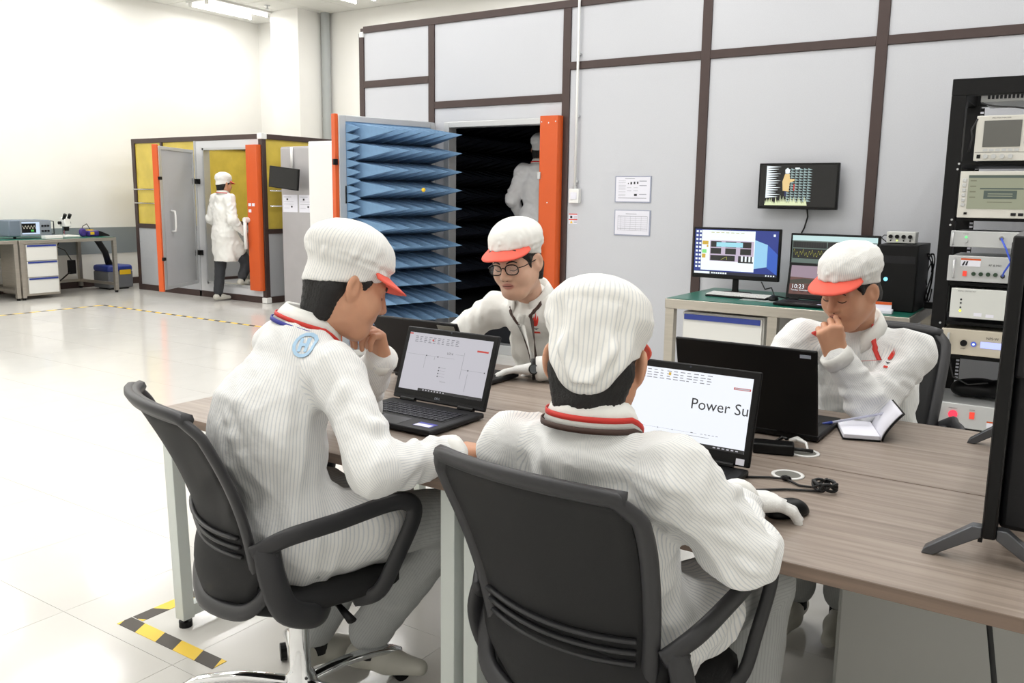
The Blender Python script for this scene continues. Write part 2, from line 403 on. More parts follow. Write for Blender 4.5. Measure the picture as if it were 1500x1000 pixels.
for i, x in enumerate((-9.5, -7.1, -4.7, -2.3, .1, 2.5)):
    for j, y in enumerate((-1.0, 1.2, 3.4, 5.8, 8.05)):
        ceiling_light(x, y, i*5+j)
spr = thing('sprinkler_head', 'small fire sprinkler head on the white panel ceiling', 'sprinkler', (-8.9, 8.3, RZ))
MB().lathe([(.045, -.004), (.045, -.012), (.012, -.016), (.01, -.05), (.03, -.055), (.03, -.06)], n=16).obj('deflector', ALU, spr)
# ------------------------------------------------------------------ large shielded chamber
YW = 4.95; CT = 3.064
DX0, DX1, DZ = -2.62, -1.6, 2.07
back = MB().b2(-3.74, DX0-.03, YW+.012, YW+.1, 0, CT-.01).b2(DX1+.03, RX1, YW+.012, YW+.1, 0, CT-.01).b2(DX0-.03, DX1+.03, YW+.012, YW+.1, DZ+.03, CT-.01)
wall = back.obj('wall_chamber', BROWN); tag(wall, 'grey panelled front of the large shielded chamber with dark brown frame', None, None, 'structure')
posts = [(-3.74, -3.68), (-2.865, -2.795), (-1.41, -1.337), (-.18, -.106), (1.086, 1.162), (2.34, 2.415), (3.6, 3.675)]
for a, b in posts: MB().b2(a, b, YW-.014, YW+.02, 0, CT-.062 if a > -3.7 else CT-.06).obj('post', BROWN, wall, bevel=.003)
for i, (p, q) in enumerate(zip(posts[:-1]+[posts[-1]], posts[1:]+[(RX1, RX1)])):
    a, b = p[1], q[0]; zr = (2.485, 2.55) if i == 0 else (2.248, 2.313) if i == 1 else (2.503, 2.566)
    MB().b2(a, b, YW-.014, YW+.02, *zr).obj('rail', BROWN, wall, bevel=.003)
    MB().b2(a, b, YW, YW+.02, zr[1], CT-.06).obj('panel', PANEL, wall, bevel=.002)
    if i == 1:
        MB().b2(a, DX0-.06, YW, YW+.02, 0, zr[0]).b2(DX1+.06, b, YW, YW+.02, 0, zr[0]).b2(DX0-.06, DX1+.06, YW, YW+.02, DZ+.05, zr[0]).obj('panel', PANEL, wall)
    else: MB().b2(a, b, YW, YW+.02, 0, zr[0]).obj('panel', PANEL, wall, bevel=.002)
MB().b2(-3.68, RX1, YW-.016, YW+.03, CT-.062, CT).obj('rail', BROWN, wall, bevel=.003)
MB().box((-3.7, YW, CT-.075), (.05, .05, .05)).obj('corner_block', WHITEP, wall, bevel=.004)
MB().b2(DX0-.06, DX0, YW-.012, YW+.1, .05, DZ+.05).b2(DX1, DX1+.06, YW-.012, YW+.1, .05, DZ+.05).b2(DX0, DX1, YW-.012, YW+.1, DZ, DZ+.05).b2(DX0, DX1, YW-.012, YW+.1, 0, .09).obj('door_frame', ALU, wall, bevel=.004)
# interior of the chamber: dark lining with absorber cones
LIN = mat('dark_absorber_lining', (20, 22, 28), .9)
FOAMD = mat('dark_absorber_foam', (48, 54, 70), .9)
IX0, IX1, IY0, IY1, IZ = -3.66, 1.2, YW+.1, 9.1, 2.95
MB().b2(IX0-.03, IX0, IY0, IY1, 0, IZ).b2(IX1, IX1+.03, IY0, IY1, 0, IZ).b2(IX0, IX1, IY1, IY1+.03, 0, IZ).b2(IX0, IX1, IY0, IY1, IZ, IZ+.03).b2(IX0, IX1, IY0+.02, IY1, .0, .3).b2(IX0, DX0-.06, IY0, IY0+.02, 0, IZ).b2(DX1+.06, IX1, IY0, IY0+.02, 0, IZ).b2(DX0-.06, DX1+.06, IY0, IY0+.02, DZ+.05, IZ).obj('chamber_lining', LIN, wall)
cones = MB()
def pyramid(b, c, ex, ey, n, w, h, L):
    c = Vector(c); a = [c+ex*sx*w/2+ey*sy*h/2 for sx, sy in ((-1, -1), (1, -1), (1, 1), (-1, 1))]
    b.add(a+[c+n*L], [(0, 1, 4), (1, 2, 4), (2, 3, 4), (3, 0, 4), (3, 2, 1, 0)])
for i in range(17):
    for k in range(12):
        pyramid(cones, (IX0+.01, IY0+.25+i*.22, .45+k*.2), V(0, 1, 0), V(0, 0, 1), V(1, 0, 0), .2, .19, .4)
for i in range(22):
    for k in range(12):
        pyramid(cones, (IX0+.2+i*.22, IY1-.01, .45+k*.2), V(1, 0, 0), V(0, 0, 1), V(0, -1, 0), .2, .19, .4)
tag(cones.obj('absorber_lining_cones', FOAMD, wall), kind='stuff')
# orange closing plate with lever
pl = thing('latch_plate', 'tall orange latch plate with white lever beside the open absorber chamber', 'latch plate', (-1.49, YW-.016, .1))
MB().prism([(-.1, 0), (.1, 0), (.1, -.05), (.085, -.07), (-.085, -.07), (-.1, -.05)], (0, 0, 0), (1, 0, 0), (0, 1, 0), (0, 0, 2.03)).obj('plate', ORANGE, pl, bevel=.002)
lv = MB().cyl((-.075, -.07, 1.03), (-.075, -.135, 1.03), .035, n=20).obj('lever_boss', WHITEP, pl); sharp(lv)
MB().tube([(-.075, -.12, 1.03), (-.07, -.125, .86), (-.055, -.12, .64)], [.028, .024, .026], n=10, flat=(1, .6)).obj('lever', WHITEP, lv, smooth=True)
MB().cyl((-.075, -.135, 1.03), (-.075, -.138, 1.03), .018, n=14).obj('lock_cylinder', BLACK, lv)
for x, z in ((-.07, 1.98), (0, 1.97), (-.07, .4), (0, 1.3), (0, .5), (.07, 1.98)): MB().cyl((x, -.07, z), (x, -.074, z), .006, n=8).obj('screw', CHROME, pl)
MB().box((-.085, -.075, 1.53), (.03, .02, .06)).obj('catch', ALU, pl, bevel=.003)
# absorber door of the large chamber
dh = V(-2.78, 4.9, 0); df = V(-3.03, 3.9, 0); dd = (df-dh); DW = dd.length; rz = math.atan2(dd.y, dd.x)
door = thing('chamber_door', 'open chamber door covered with blue pyramid foam absorbers and edged in orange', 'door', (dh.x, dh.y, .07), rz)
# local: x hinge->free, inner (foam) face at +y
DH = 2.045
MB().b2(.0, DW, -.05, .0, 0, DH).obj('leaf', PANEL, door, bevel=.004)
MB().b2(0, .05, 0, .035, 0, DH).b2(DW-.07, DW, 0, .035, 0, DH).b2(.05, DW-.07, 0, .035, DH-.05, DH).b2(.05, DW-.07, 0, .035, 0, .05).obj('edge_frame', ALU, door, bevel=.004)
MB().b2(DW, DW+.035, -.03, .025, 0, DH+.01).obj('edge_strip', ORANGE, door, bevel=.003)
for z in (.35, 1.0, 1.65): MB().b2(DW+.02, DW+.06, .02, .05, z-.025, z+.025).obj('latch_bolt', BLKMETAL, door, bevel=.004)
FOAM = mat('blue_absorber_foam', (112, 146, 180), .95, var=.06, vscale=30, bump=.05, bscale=300)
MB().b2(.05, DW-.07, 0, .03, .05, DH-.05).obj('foam_backing', FOAM, door)
pm = MB(); W = .141; WZ = .161; pyramid(pm, (0, 0, 0), V(1, 0, 0), V(0, 0, 1), V(0, 1, 0), W, WZ, .56); pme = pm.mesh('absorber_pyramid', FOAM)
ps = MB(); pyramid(ps, (0, 0, 0), V(1, 0, 0), V(0, 0, 1), V(0, 1, 0), .07, .074, .17); psm = ps.mesh('absorber_pyramid', FOAM)
for k in range(12):
    for i in range(6):
        o = link(bpy.data.objects.new('absorber_pyramid', pme), door); o.location = (.05+W*(i+.5), .03, .055+WZ*(k+.5))
for k in range(26):
    o = link(bpy.data.objects.new('absorber_pyramid', psm), door); o.location = (DW-.07-.037, .03, .05+.074*(k+.5))
tag(MB().sphere((.05+W*3.5, .585, .055+WZ*8.5), .018, 14).obj('marker_ball', YELLOW, door, smooth=True), 'small yellow ball on a foam tip')
MB().b2(DW-.065, DW-.055, .033, .04, 1.3, 1.45).obj('pull_slot', BLACK, door)
# conduit, switch box, warning sticker, notices
cd = thing('conduit', 'thin white conduit running down the chamber wall to a switch box', 'conduit', (-1.252, YW, 1.5))
MB().tube([(0, -.028, 0), (0, -.028, 1.62)], .011, n=10).obj('pipe', WHITEP, cd, smooth=True)
for z in (.08, .62, 1.12): MB().b2(-.02, .02, -.03, .0, z-.008, z+.008).obj('clip', ALU, cd)
sb = thing('switch_box', 'small white switch box below the conduit beside the orange latch plate', 'switch', (-1.254, YW, 1.4))
MB().b2(-.048, .048, -.045, 0, 0, .12).obj('box', WHITEP, sb, bevel=.004); MB().b2(-.03, .03, -.05, -.044, .03, .09).obj('rocker', PAPER, sb, bevel=.003)
MB().cyl((0, -.026, .12), (0, -.026, .145), .018, n=12).obj('gland', ALU, sb)
ws = MB().b2(-1.32, -1.236, YW-.002, YW, 1.222, 1.31).obj('warning_sticker', PAPER); tag(ws, 'small white warning sticker with red bars under the switch box', 'sticker'); 
f = Flat((-1.32, YW-.002, 1.222), (1, 0, 0), (0, 0, 1), ws); f.rects('print', [(0, .034, .084, .042), (0, .08, .084, .088)], RED); f.rects('print', [(.05, .05, .08, .054), (.05, .06, .08, .064), (.05, .012, .08, .016), (.05, .022, .08, .026)], GREYINK)
f.polys('warning_triangle', [[(.012, .006), (.04, .006), (.026, .03)]], YELLOW); f.rects('print', [(.014, .05, .034, .07)], INK)
def notice(x0, x1, z0, z1, label, lay):
    o = MB().b2(x0, x1, YW-.006, YW, z0, z1).obj('wall_notice', mat('clear_sleeve_edge', (150, 156, 176), .4)); tag(o, label, 'notice', 'notices on the chamber wall')
    f = Flat((x0, YW-.006, z0), (1, 0, 0), (0, 0, 1), o); w, h = x1-x0, z1-z0
    f.rects('sheet', [(.008, .008, w-.01, h-.006)], PAPER, 1)
    if lay == 0:
        f.rects('print', [(w*a, h*b, w*a+.012*s, h*b+.016*s) for a, b, s in ((.36, .7, .6), (.43, .69, 1.2), (.52, .7, 1.2), (.61, .71, 1.1))]+[(w*.54, h*.25, w*.62, h*.33)], INK, 2)
        f.rects('print', [(w*.68, h*y, w*.88, h*y+.006) for y in (.8, .63, .3)]+[(w*.1, h*.16, w*.88, h*.18), (w*.28, h*.9, w*.55, h*.915)]+[(w*.1, h*y, w*.3, h*y+.002) for y in (.25, .3, .4, .5, .55, .6, .65, .75, .82)]+[(w*.34, h*.44, w*.46, h*.455), (w*.34, h*.56, w*.46, h*.57), (w*.52, h*.44, w*.64, h*.455), (w*.52, h*.56, w*.64, h*.57)], GREYINK, 2)
    else:
        f.rects('print', [(w*.32, h*.84, w*.62, h*.86), (w*.1, h*.75, w*.92, h*.77)]+[(w*.1, h*y, w*.92, h*y+.0015) for y in (.2, .26, .68, .6, .52, .44, .36, .28)]+[(w*x, h*.2, w*x+.0015, h*.75) for x in (.1, .18, .3, .45, .6, .75, .92)], GREYINK, 2)
notice(-.882, -.557, 1.412, 1.625, 'white printed notice with small pictures on the grey chamber wall', 0)
notice(-.88, -.553, 1.142, 1.351, 'white printed notice with a pale table on the grey chamber wall', 1)
# wall television
tvw = thing('wall_monitor', 'black wall-mounted screen showing a worker among spiky absorbers', 'screen', (.64, YW, 1.383))
MB().b2(-.285, .285, -.1, -.06, 0, .33).obj('housing', BLACK, tvw, bevel=.004); MB().b2(-.08, .08, -.06, 0, .1, .24).obj('bracket', BLKMETAL, tvw)
scr = MB().b2(-.272, .272, -.102, -.1, .018, .318).obj('display', mat('screen_black', (4, 5, 8), .15), tvw)
E_ = lambda n, c, s=1.0: mat('screen_'+n, c, emit=s)
f = Flat((-.272, -.102, .018), (1, 0, 0), (0, 0, 1), tvw)
wv, hv = .544, .30; sp = []
for k in range(14):
    y = hv*(.22+k*.055); sp.append([(.08*wv, y-.004), (.08*wv, y+.013), (wv*(.25+.03*math.sin(k*2.1)), y+.005)])
f.polys('display_picture', sp, E_('white', (236, 246, 250), 1.1), 1)
sp2 = []; random.seed(3)
for k in range(13):
    for c in range(6):
        x = wv*(.36+.055*c); y = hv*(.12+k*.062); sp2.append([(x, y), (x-.004, y+.017), (x+.029, y+.004)])
f.polys('display_picture', sp2, E_('steel', (160, 186, 186), .8), 1)
f.polys('display_picture', [[(x*wv, .03*hv), ((x+.03)*wv, .03*hv), ((x+.012)*wv, (.12+.16*random.random())*hv)] for x in np.arange(.07, .62, .02)], E_('pale', (226, 236, 190), 1), 2)
f.polys('display_picture', [[(.31*wv, .38*hv), (.39*wv, .36*hv), (.4*wv, .62*hv), (.39*wv, .78*hv), (.33*wv, .78*hv), (.3*wv, .6*hv)], [(.38*wv, .56*hv), (.46*wv, .62*hv), (.46*wv, .66*hv), (.38*wv, .66*hv)]], E_('coat', (236, 204, 140), 1), 3)
f.polys('display_picture', [[(.335*wv, .79*hv), (.385*wv, .79*hv), (.395*wv, .88*hv), (.36*wv, .93*hv), (.33*wv, .88*hv)], [(.46*wv, .9*hv), (.52*wv, .9*hv), (.52*wv, .93*hv), (.46*wv, .93*hv)]], E_('white', (1, 1, 1)), 3)
f.rects('display_picture', [(.335*wv, .25*hv, .36*wv, .37*hv)], E_('navy', (24, 32, 90), .8), 3); f.rects('display_picture', [(.45*wv, .38*hv, .465*wv, .54*hv)], E_('red', (206, 40, 30), .9), 3)
vc = MB().tube([(.63+.15*.5, YW-.04, 1.385), (.71, YW-.03, 1.33), (.69, YW-.025, 1.25), (.63, YW-.02, 1.12), (.62, YW-.03, .8)], .006, n=6).obj('video_cable', CABLE, smooth=True); tag(vc, 'black cable hanging from the wall-mounted screen', 'cable')
# ------------------------------------------------------------------ small booth with amber windows
AMBER = mat('amber_film_window', (214, 190, 84), .25, var=.1, vscale=5, alpha=.93)
GREYP = mat('grey_booth_panel', (172, 174, 178), .4, var=.03, vscale=90)
LIGHTP = mat('light_booth_panel', (206, 207, 210), .4)
BX0, BX1, BY0, BY1, BZ = -9.47, -6.62, 6.15, 8.5, 2.21
booth = thing('test_booth', 'small shielded booth with amber windows and dark brown frame', 'booth', (0, 0, 0))
for x in (BX0, BX1-.07):
    for y in (BY0, BY1-.07): MB().b2(x, x+.07, y, y+.07, 0, BZ).obj('post', BROWN, booth, bevel=.003)
MB().b2(-8.785, -8.735, BY0, BY0+.06, .95, BZ-.06).obj('post', BROWN, booth)
MB().b2(-8.02, -7.98, BY0, BY0+.06, 0, BZ-.06).obj('post', GREYP, booth)
for y in (BY0, BY1-.07): MB().b2(BX0+.07, BX1-.07, y, y+.07, BZ-.065, BZ).obj('rail', BROWN, booth, bevel=.003)
for x in (BX0, BX1-.07): MB().b2(x, x+.07, BY0+.07, BY1-.07, BZ-.065, BZ).obj('rail', BROWN, booth, bevel=.003)
for x0, x1 in ((BX0+.07, -8.02), (-8.02, BX1-.07)): MB().b2(x0, x1, BY0, BY0+.06, 0, .085).obj('rail', BROWN, booth)
for x in (BX0, BX1-.06): MB().b2(x, x+.06, BY0+.07, BY1-.07, 0, .085).obj('rail', BROWN, booth); MB().b2(x, x+.06, BY0+.07, BY1-.07, .92, .985).obj('rail', BROWN, booth)
MB().b2(BX0+.07, -8.02, BY0, BY0+.06, .92, .985).obj('rail', BROWN, booth)
for a, b in ((BX0+.07, -8.785), (-8.735, -8.02)): MB().b2(a, b, BY0+.02, BY0+.03, .985, BZ-.065).obj('amber_window', AMBER, booth)
MB().b2(BX0+.07, -8.02, BY0+.01, BY0+.04, .085, .92).obj('panel', GREYP, booth)
MB().b2(BX1-.035, BX1-.025, BY0+.07, 7.3, .985, BZ-.065).obj('amber_window', AMBER, booth); MB().b2(BX1-.035, BX1-.025, 7.36, BY1-.07, .985, BZ-.065).obj('amber_window', AMBER, booth)
MB().b2(BX1-.06, BX1, 7.3, 7.36, .985, BZ-.065).obj('post', BROWN, booth)
MB().b2(BX1-.05, BX1-.01, BY0+.07, BY1-.07, .085, .92).obj('panel', GREYP, booth)
MB().b2(BX0+.02, BX0+.03, BY0+.07, BY1-.07, .985, BZ-.065).obj('amber_window', AMBER, booth); MB().b2(BX0+.01, BX0+.05, BY0+.07, BY1-.07, .085, .92).obj('panel', GREYP, booth)
MB().b2(BX0+.07, BX1-.07, BY1-.05, BY1-.02, .985, BZ-.065).obj('amber_window', AMBER, booth); MB().b2(BX0+.07, BX1-.07, BY1-.05, BY1-.02, .085, .985).obj('panel', GREYP, booth)
MB().b2(BX0+.07, BX1-.07, BY0+.07, BY1-.07, 0, .04).obj('floor_plate', GREYP, booth)
OX0, OX1, OZ0, OZ1 = -7.83, -6.85, .19, 2.05
MB().b2(-7.98, OX0, BY0+.005, BY0+.055, .085, BZ-.065).b2(OX1, BX1-.07, BY0+.005, BY0+.055, .085, BZ-.065).b2(OX0, OX1, BY0+.005, BY0+.055, OZ1, BZ-.065).b2(OX0, OX1, BY0+.005, BY0+.055, .085, OZ0).obj('door_surround', LIGHTP, booth)
MB().b2(OX0, OX0+.03, BY0-.01, BY0+.09, OZ0, OZ1).b2(OX1-.03, OX1, BY0-.01, BY0+.09, OZ0, OZ1).b2(OX0, OX1, BY0-.01, BY0+.09, OZ1-.03, OZ1).b2(OX0, OX1, BY0-.01, BY0+.09, OZ0, OZ0+.03).obj('door_frame', ALU, booth)
for z in (1.485, 1.285): MB().tube([(BX0+.02, BY0-.012, z), (-8.05, BY0-.012, z)], .011, n=8).obj('guard_bar', CHROME, booth, smooth=True); MB().tube([(BX1+.012, BY0+.1, z), (BX1+.012, BY1-.1, z)], .011, n=8).obj('guard_bar', CHROME, booth, smooth=True)
for z in (.04, BZ-.03): MB().box((BX1-.03, BY0+.03, z), (.09, .09, .075)).obj('corner_block', WHITEP, booth, bevel=.005)
for z in (.62, 1.6): MB().b2(-7.99, -7.9, BY0-.04, BY0, z-.035, z+.035).obj('hinge', BLKMETAL, booth, bevel=.004)
bp = thing('latch_plate', 'orange latch plate with white lever beside the booth doorway', 'latch plate', (-6.755, BY0-.002, .17))
MB().prism([(-.115, 0), (.115, 0), (.115, -.05), (.1, -.07), (-.1, -.07), (-.115, -.05)], (0, 0, 0), (1, 0, 0), (0, 1, 0), (0, 0, 1.9)).obj('plate', ORANGE, bp, bevel=.002)
lv = MB().cyl((-.09, -.07, .93), (-.09, -.14, .93), .035, n=16).obj('lever_boss', WHITEP, bp); sharp(lv)
MB().tube([(-.09, -.125, .93), (-.09, -.13, .75), (-.085, -.125, .55)], .024, n=8).obj('lever', WHITEP, lv, smooth=True)
for x, z in ((-.05, 1.13), (-.05, 1.05), (.02, 1.13)): MB().b2(x-.025, x+.025, -.074, -.07, z-.02, z+.02).obj('sticker', PAPER, bp)
# booth door
bd = thing('booth_door', 'open grey booth door with a pull handle and orange edge', 'door', (-7.95, 6.08, .2), math.radians(-61))
MB().b2(.0, 1.0, -.06, 0, 0, 1.82).obj('leaf', GREYP, bd, bevel=.004); [MB().b2(-.02, .06, -.07, .0, z_-.04, z_+.04).obj('hinge_leaf', BLKMETAL, bd) for z_ in (.42, 1.4)]
MB().b2(0, .035, -.01, .012, 0, 1.82).b2(.93, 1.0, -.01, .012, 0, 1.82).b2(.035, .93, -.01, .012, 1.78, 1.82).b2(.035, .93, -.01, .012, 0, .04).obj('edge_frame', ALU, bd, bevel=.003)
MB().b2(1.0, 1.04, -.055, .01, -.02, 1.84).obj('edge_strip', ORANGE, bd, bevel=.003)
MB().tube([(.72, .0, .74), (.72, .055, .75), (.72, .06, .8), (.72, .06, .95), (.72, .055, 1.0), (.72, 0, 1.01)], .013, n=8).obj('pull_handle', WHITEP, bd, smooth=True)
for z in (.4, 1.42): MB().b2(1.01, 1.06, .015, .05, z-.02, z+.02).obj('latch_bolt', BLKMETAL, bd, bevel=.003)
# inside the booth: bench with drawers, shelf, gear
ib = thing('booth_bench', 'steel bench with blue-handled drawers inside the small booth', 'bench', (-7.3, 7.7, .04))
MB().b2(-1.2, .6, -.35, .35, .73, .77).obj('top', STEEL, ib, bevel=.004)
for x in (-1.17, .57):
    for y in (-.32, .32): MB().b2(x-.025, x+.025, y-.025, y+.025, 0, .73).obj('leg', STEEL, ib)
pd = MB().b2(-.85, -.25, -.33, .3, .08, .72).obj('drawer_unit', DRAWER, ib, bevel=.003)
for k in range(4): MB().b2(-.84, -.26, -.34, -.33, .2+k*.145, .225+k*.145).obj('drawer_handle', BLUEP, pd)
MB().b2(-.2, .55, -.3, .3, .1, .6).obj('cabinet', GREYP, ib, bevel=.004)
for x, w, h, lab, m in ((-8.0, .42, .24, 'grey bench instrument on the left of the booth bench', GREYP), (-7.5, .38, .32, 'black instrument on the booth bench below the amber window', BLACK), (-7.02, .36, .2, 'pale instrument on the right of the booth bench', WHITEP)):
    g = thing('bench_instrument', lab, 'instrument', (x, 7.7, .81), 0, 'instruments inside the booth')
    MB().b2(-w/2, w/2, -.2, .2, 0, h).obj('case', m, g, bevel=.006); MB().b2(-w*.4, w*.1, -.204, -.2, h*.25, h*.8).obj('display', BLACK, g); 
    for k in range(3): MB().cyl((w*.2+k*.035, -.2, h*.4), (w*.2+k*.035, -.215, h*.4), .012, n=10).obj('knob', BLKMETAL, g)
po = thing('support_mast', 'pale vertical mast standing inside the small booth', 'mast', (-7.25, 7.1, .04)); MB().cyl((0, 0, 0), (0, 0, 2.1), .035, n=14).obj('pole', WHITEP, po, smooth=False); MB().lathe([(.2, 0), (.2, .02), (.05, .05)], n=20).obj('base', GREYP, po)
# ------------------------------------------------------------------ cabinets beside the booth
gc = thing('instrument_cabinet', 'tall brushed grey cabinet with papers taped to its front', 'cabinet', (-6.05, 6.55, 0))
GC = mat('brushed_grey_cabinet', (178, 176, 178), .38, metal=.3, var=.05, vscale=3)
MB().b2(-.29, .29, -.33, .33, 0, 2.04).obj('body', GC, gc, bevel=.006); MB().b2(-.285, .285, -.345, -.33, .03, 2.02).obj('door', GC, gc, bevel=.004)
MB().tube([(-.06, -.36, 2.03), (-.06, -.36, 1.76)], .018, n=10).obj('monitor_tube', WHITEP, gc, smooth=True)
for x0, lab in ((-6.31, 'printed sheet on the grey cabinet'), (-6.01, 'half-hidden printed sheet on the grey cabinet beside the white unit')):
    o = MB().b2(x0, x0+.27, 6.2, 6.204, 1.215, 1.435).obj('paper_sheet', PAPER); tag(o, lab, 'paper', 'sheets on the grey cabinet')
    f = Flat((x0, 6.2, 1.215), (1, 0, 0), (0, 0, 1), o); f.rects('print', [(.02, .19, .16, .196), (.02, .13, .2, .133), (.02, .1, .2, .103), (.02, .05, .12, .053)], GREYINK); f.rects('print', [(.07, .15, .1, .175), (.15, .06, .18, .08)], INK)
mo = thing('swivel_monitor', 'black tilted monitor hung in front of the grey cabinet', 'monitor', (-6.05, 6.0, 1.64), math.radians(8))
Rt = Matrix.Rotation(math.radians(6), 3, 'Y')
MB().box((0, 0, 0), (.46, .03, .265), R=Rt).obj('screen', BLACK, mo, bevel=.004); MB().tube([(0, .015, .05), (.02, .24, .1)], .015, n=8).obj('arm', BLKMETAL, mo); MB().box((0, -.016, 0), (.44, .002, .245), R=Rt).obj('display', mat('dark_glass', (8, 8, 10), .08), mo)
wc = thing('white_cabinet', 'tall white cabinet with an angled front corner beside the grey cabinet', 'cabinet', (-5.3, 6.2, 0))
MB().prism([(-.3, .35), (-.3, -.18), (-.2, -.3), (.5, -.3), (.5, .35)], (0, 0, .05), (1, 0, 0), (0, 1, 0), (0, 0, 2.02)).obj('body', WHITEP, wc, bevel=.012); MB().b2(-.28, .48, -.26, .33, 0, .05).obj('plinth', BLKMETAL, wc)
MB().sphere((-.31, -.08, 1.52), .04, 12).obj('door_knob', WHITEP, wc, smooth=True); MB().b2(-.19, .48, -.312, -.3, .1, 2.03).obj('door', WHITEP, wc, bevel=.004)
# ------------------------------------------------------------------ far workbenches on the side wall
def bench(y0, y1, lab):
    t = thing('lab_bench', lab, 'bench', (-9.7, (y0+y1)/2, 0), 0, 'steel lab benches along the side wall'); w = (y1-y0)/2
    MB().b2(-.58, .4, -w, w, .75, .795).obj('top', STEEL, t, bevel=.004); MB().b2(-.57, .38, -w+.01, w-.01, .795, .8).obj('mat', GREEN, t)
    for sx in (-.55, .375):
        for sy in (-w+.025, w-.025):
            l = MB().b2(sx-.025, sx+.025, sy-.025, sy+.025, .03, .75).obj('leg', STEEL, t); MB().cyl((sx, sy, 0), (sx, sy, .03), .022, n=10).obj('foot', BLACK, l)
    for sy in (-w+.025, w-.025): MB().b2(-.53, .35, sy-.02, sy+.02, .1, .14).obj('rail', STEEL, t)
    MB().b2(-.56, -.53, -w+.05, w-.05, .1, .14).obj('rail', STEEL, t)
    return t
bench(2.4, 4.32, 'steel lab bench along the side wall, cut off past the oscilloscope'); bench(4.345, 5.72, 'steel lab bench carrying the microscope by the side wall')
dp = thing('drawer_pedestal', 'white three-drawer pedestal with blue handle strips under the far steel bench', 'drawers', (-9.6, 4.64, .05))
MB().b2(-.35, .27, -.23, .23, 0, .7).obj('body', STEEL, dp, bevel=.003)
for k in range(3):
    d = MB().b2(.27, .29, -.205, .205, .03+k*.22, .24+k*.22).obj('drawer', DRAWER, dp, bevel=.003); MB().b2(.29, .3, -.195, .195, .215+k*.22, .238+k*.22).obj('handle_strip', BLUEP, d)
osc = thing('oscilloscope', 'grey oscilloscope with a lit screen on the far steel bench', 'oscilloscope', (-9.68, 4.66, .8))
MB().b2(-.25, .12, -.3, .26, .03, .25).obj('case', mat('blue_grey_case', (112, 124, 138), .5), osc, bevel=.015); MB().b2(.12, .13, -.16, .26, .035, .245).obj('bezel', mat('grey_face', (142, 150, 160), .5), osc)
d = MB().b2(.13, .133, -.14, .1, .06, .225).obj('display', mat('screen_black', (4, 5, 8), .15), osc)
f = Flat((.133, -.14, .06), (0, 1, 0), (0, 0, 1), osc); f.rects('display_picture', [(0, 0, .24, .02), (0, .145, .24, .165), (.19, .02, .24, .145)], E_('frame', (196, 214, 236), 1.1)); f.rects('display_picture', [(.12, .035, .16, .06)], E_('green', (70, 180, 70), 1)); f.polys('display_picture', [[(x, .09+.02*math.sin(x*160)), (x+.008, .09+.02*math.sin((x+.008)*160)), (x+.008, .1+.02*math.sin((x+.008)*160)), (x, .1+.02*math.sin(x*160))] for x in np.arange(.01, .18, .008)], E_('trace', (214, 210, 190), 1))
for k in range(6): MB().cyl((.13, .135+(k % 3)*.04, .1+(k//3)*.07), (.15, .135+(k % 3)*.04, .1+(k//3)*.07), .013, n=10).obj('knob', BLACK, osc)
MB().tube([(.05, .26, .05), (.16, .28, .06), (.16, .28, .23), (.05, .26, .24)], .008, n=6).obj('handle', DARK, osc, smooth=True)
for y in (-.2, .2): MB().cyl((.05, y, 0), (.05, y, .04), .02, n=8).obj('foot', BLACK, osc)
for y, lab in ((4.98, 'small white box beside the oscilloscope'),):
    o = MB().b2(-9.45, -9.34, y-.26, y-.02, .8, .845).obj('component_box', WHITEP, bevel=.003); tag(o, lab, 'box')
mc = thing('stereo_microscope', 'white stereo microscope with black eyepieces on the far bench', 'microscope', (-9.66, 5.2, .8))
MB().b2(-.14, .14, -.11, .11, 0, .03).obj('base', WHITEP, mc, bevel=.01); MB().cyl((-.08, 0, .03), (-.08, 0, .26), .018, n=12).obj('pillar', CHROME, mc); MB().prism([(-.1, -.0), (.05, 0), (.03, .11), (-.06, .13)], (0, -.045, .15), (1, 0, 0), (0, 0, 1), (0, .09, 0)).obj('head', WHITEP, mc, bevel=.01)
MB().cyl((.0, 0, .15), (.0, 0, .09), .036, .03, n=14).obj('objective', BLACK, mc)
for s in (-1, 1): MB().cyl((-.0, s*.035, .25), (.05, s*.035, .32), .02, .024, n=12).obj('eyepiece', BLACK, mc); MB().cyl((-.05, s*.05, .2), (-.05, s*.085, .2), .022, n=12).obj('focus_knob', BLACK, mc)
st = thing('hot_air_station', 'purple and yellow rework tool lying on the far bench', 'tool', (-9.66, 5.48, .8))
PUR = mat('purple_plastic', (62, 44, 128), .4)
MB().lathe([(.04, 0), (.06, .015), (.06, .04), (.04, .05)], (-.0, -.07, .055), (1, .3, .2), 18).obj('hose_ring', PUR, st, smooth=False); MB().b2(-.08, .08, .0, .16, .002, .085).obj('case', PUR, st, bevel=.02); MB().b2(.08, .083, .02, .08, .03, .07).obj('label', YELLOW, st); MB().b2(-.03, .03, .02, .1, .085, .1).obj('label', YELLOW, st)
MB().tube([(0, -.08, .06), (0, -.04, .15), (-.05, .05, .18), (-.08, .12, .09)], .006, n=6).obj('hose', CABLE, st, smooth=True); MB().prism([(.16, 0), (.33, 0), (.33, .015), (.2, .07), (.16, .08)], (-.06, 0, .002), (0, 1, 0), (0, 0, 1), (.12, 0, 0)).obj('stand', DARK, st, bevel=.004)
fx = thing('fume_extractor', 'grey and blue box-shaped fume extractor on the floor beside the far bench', 'extractor', (-9.85, 5.98, 0))
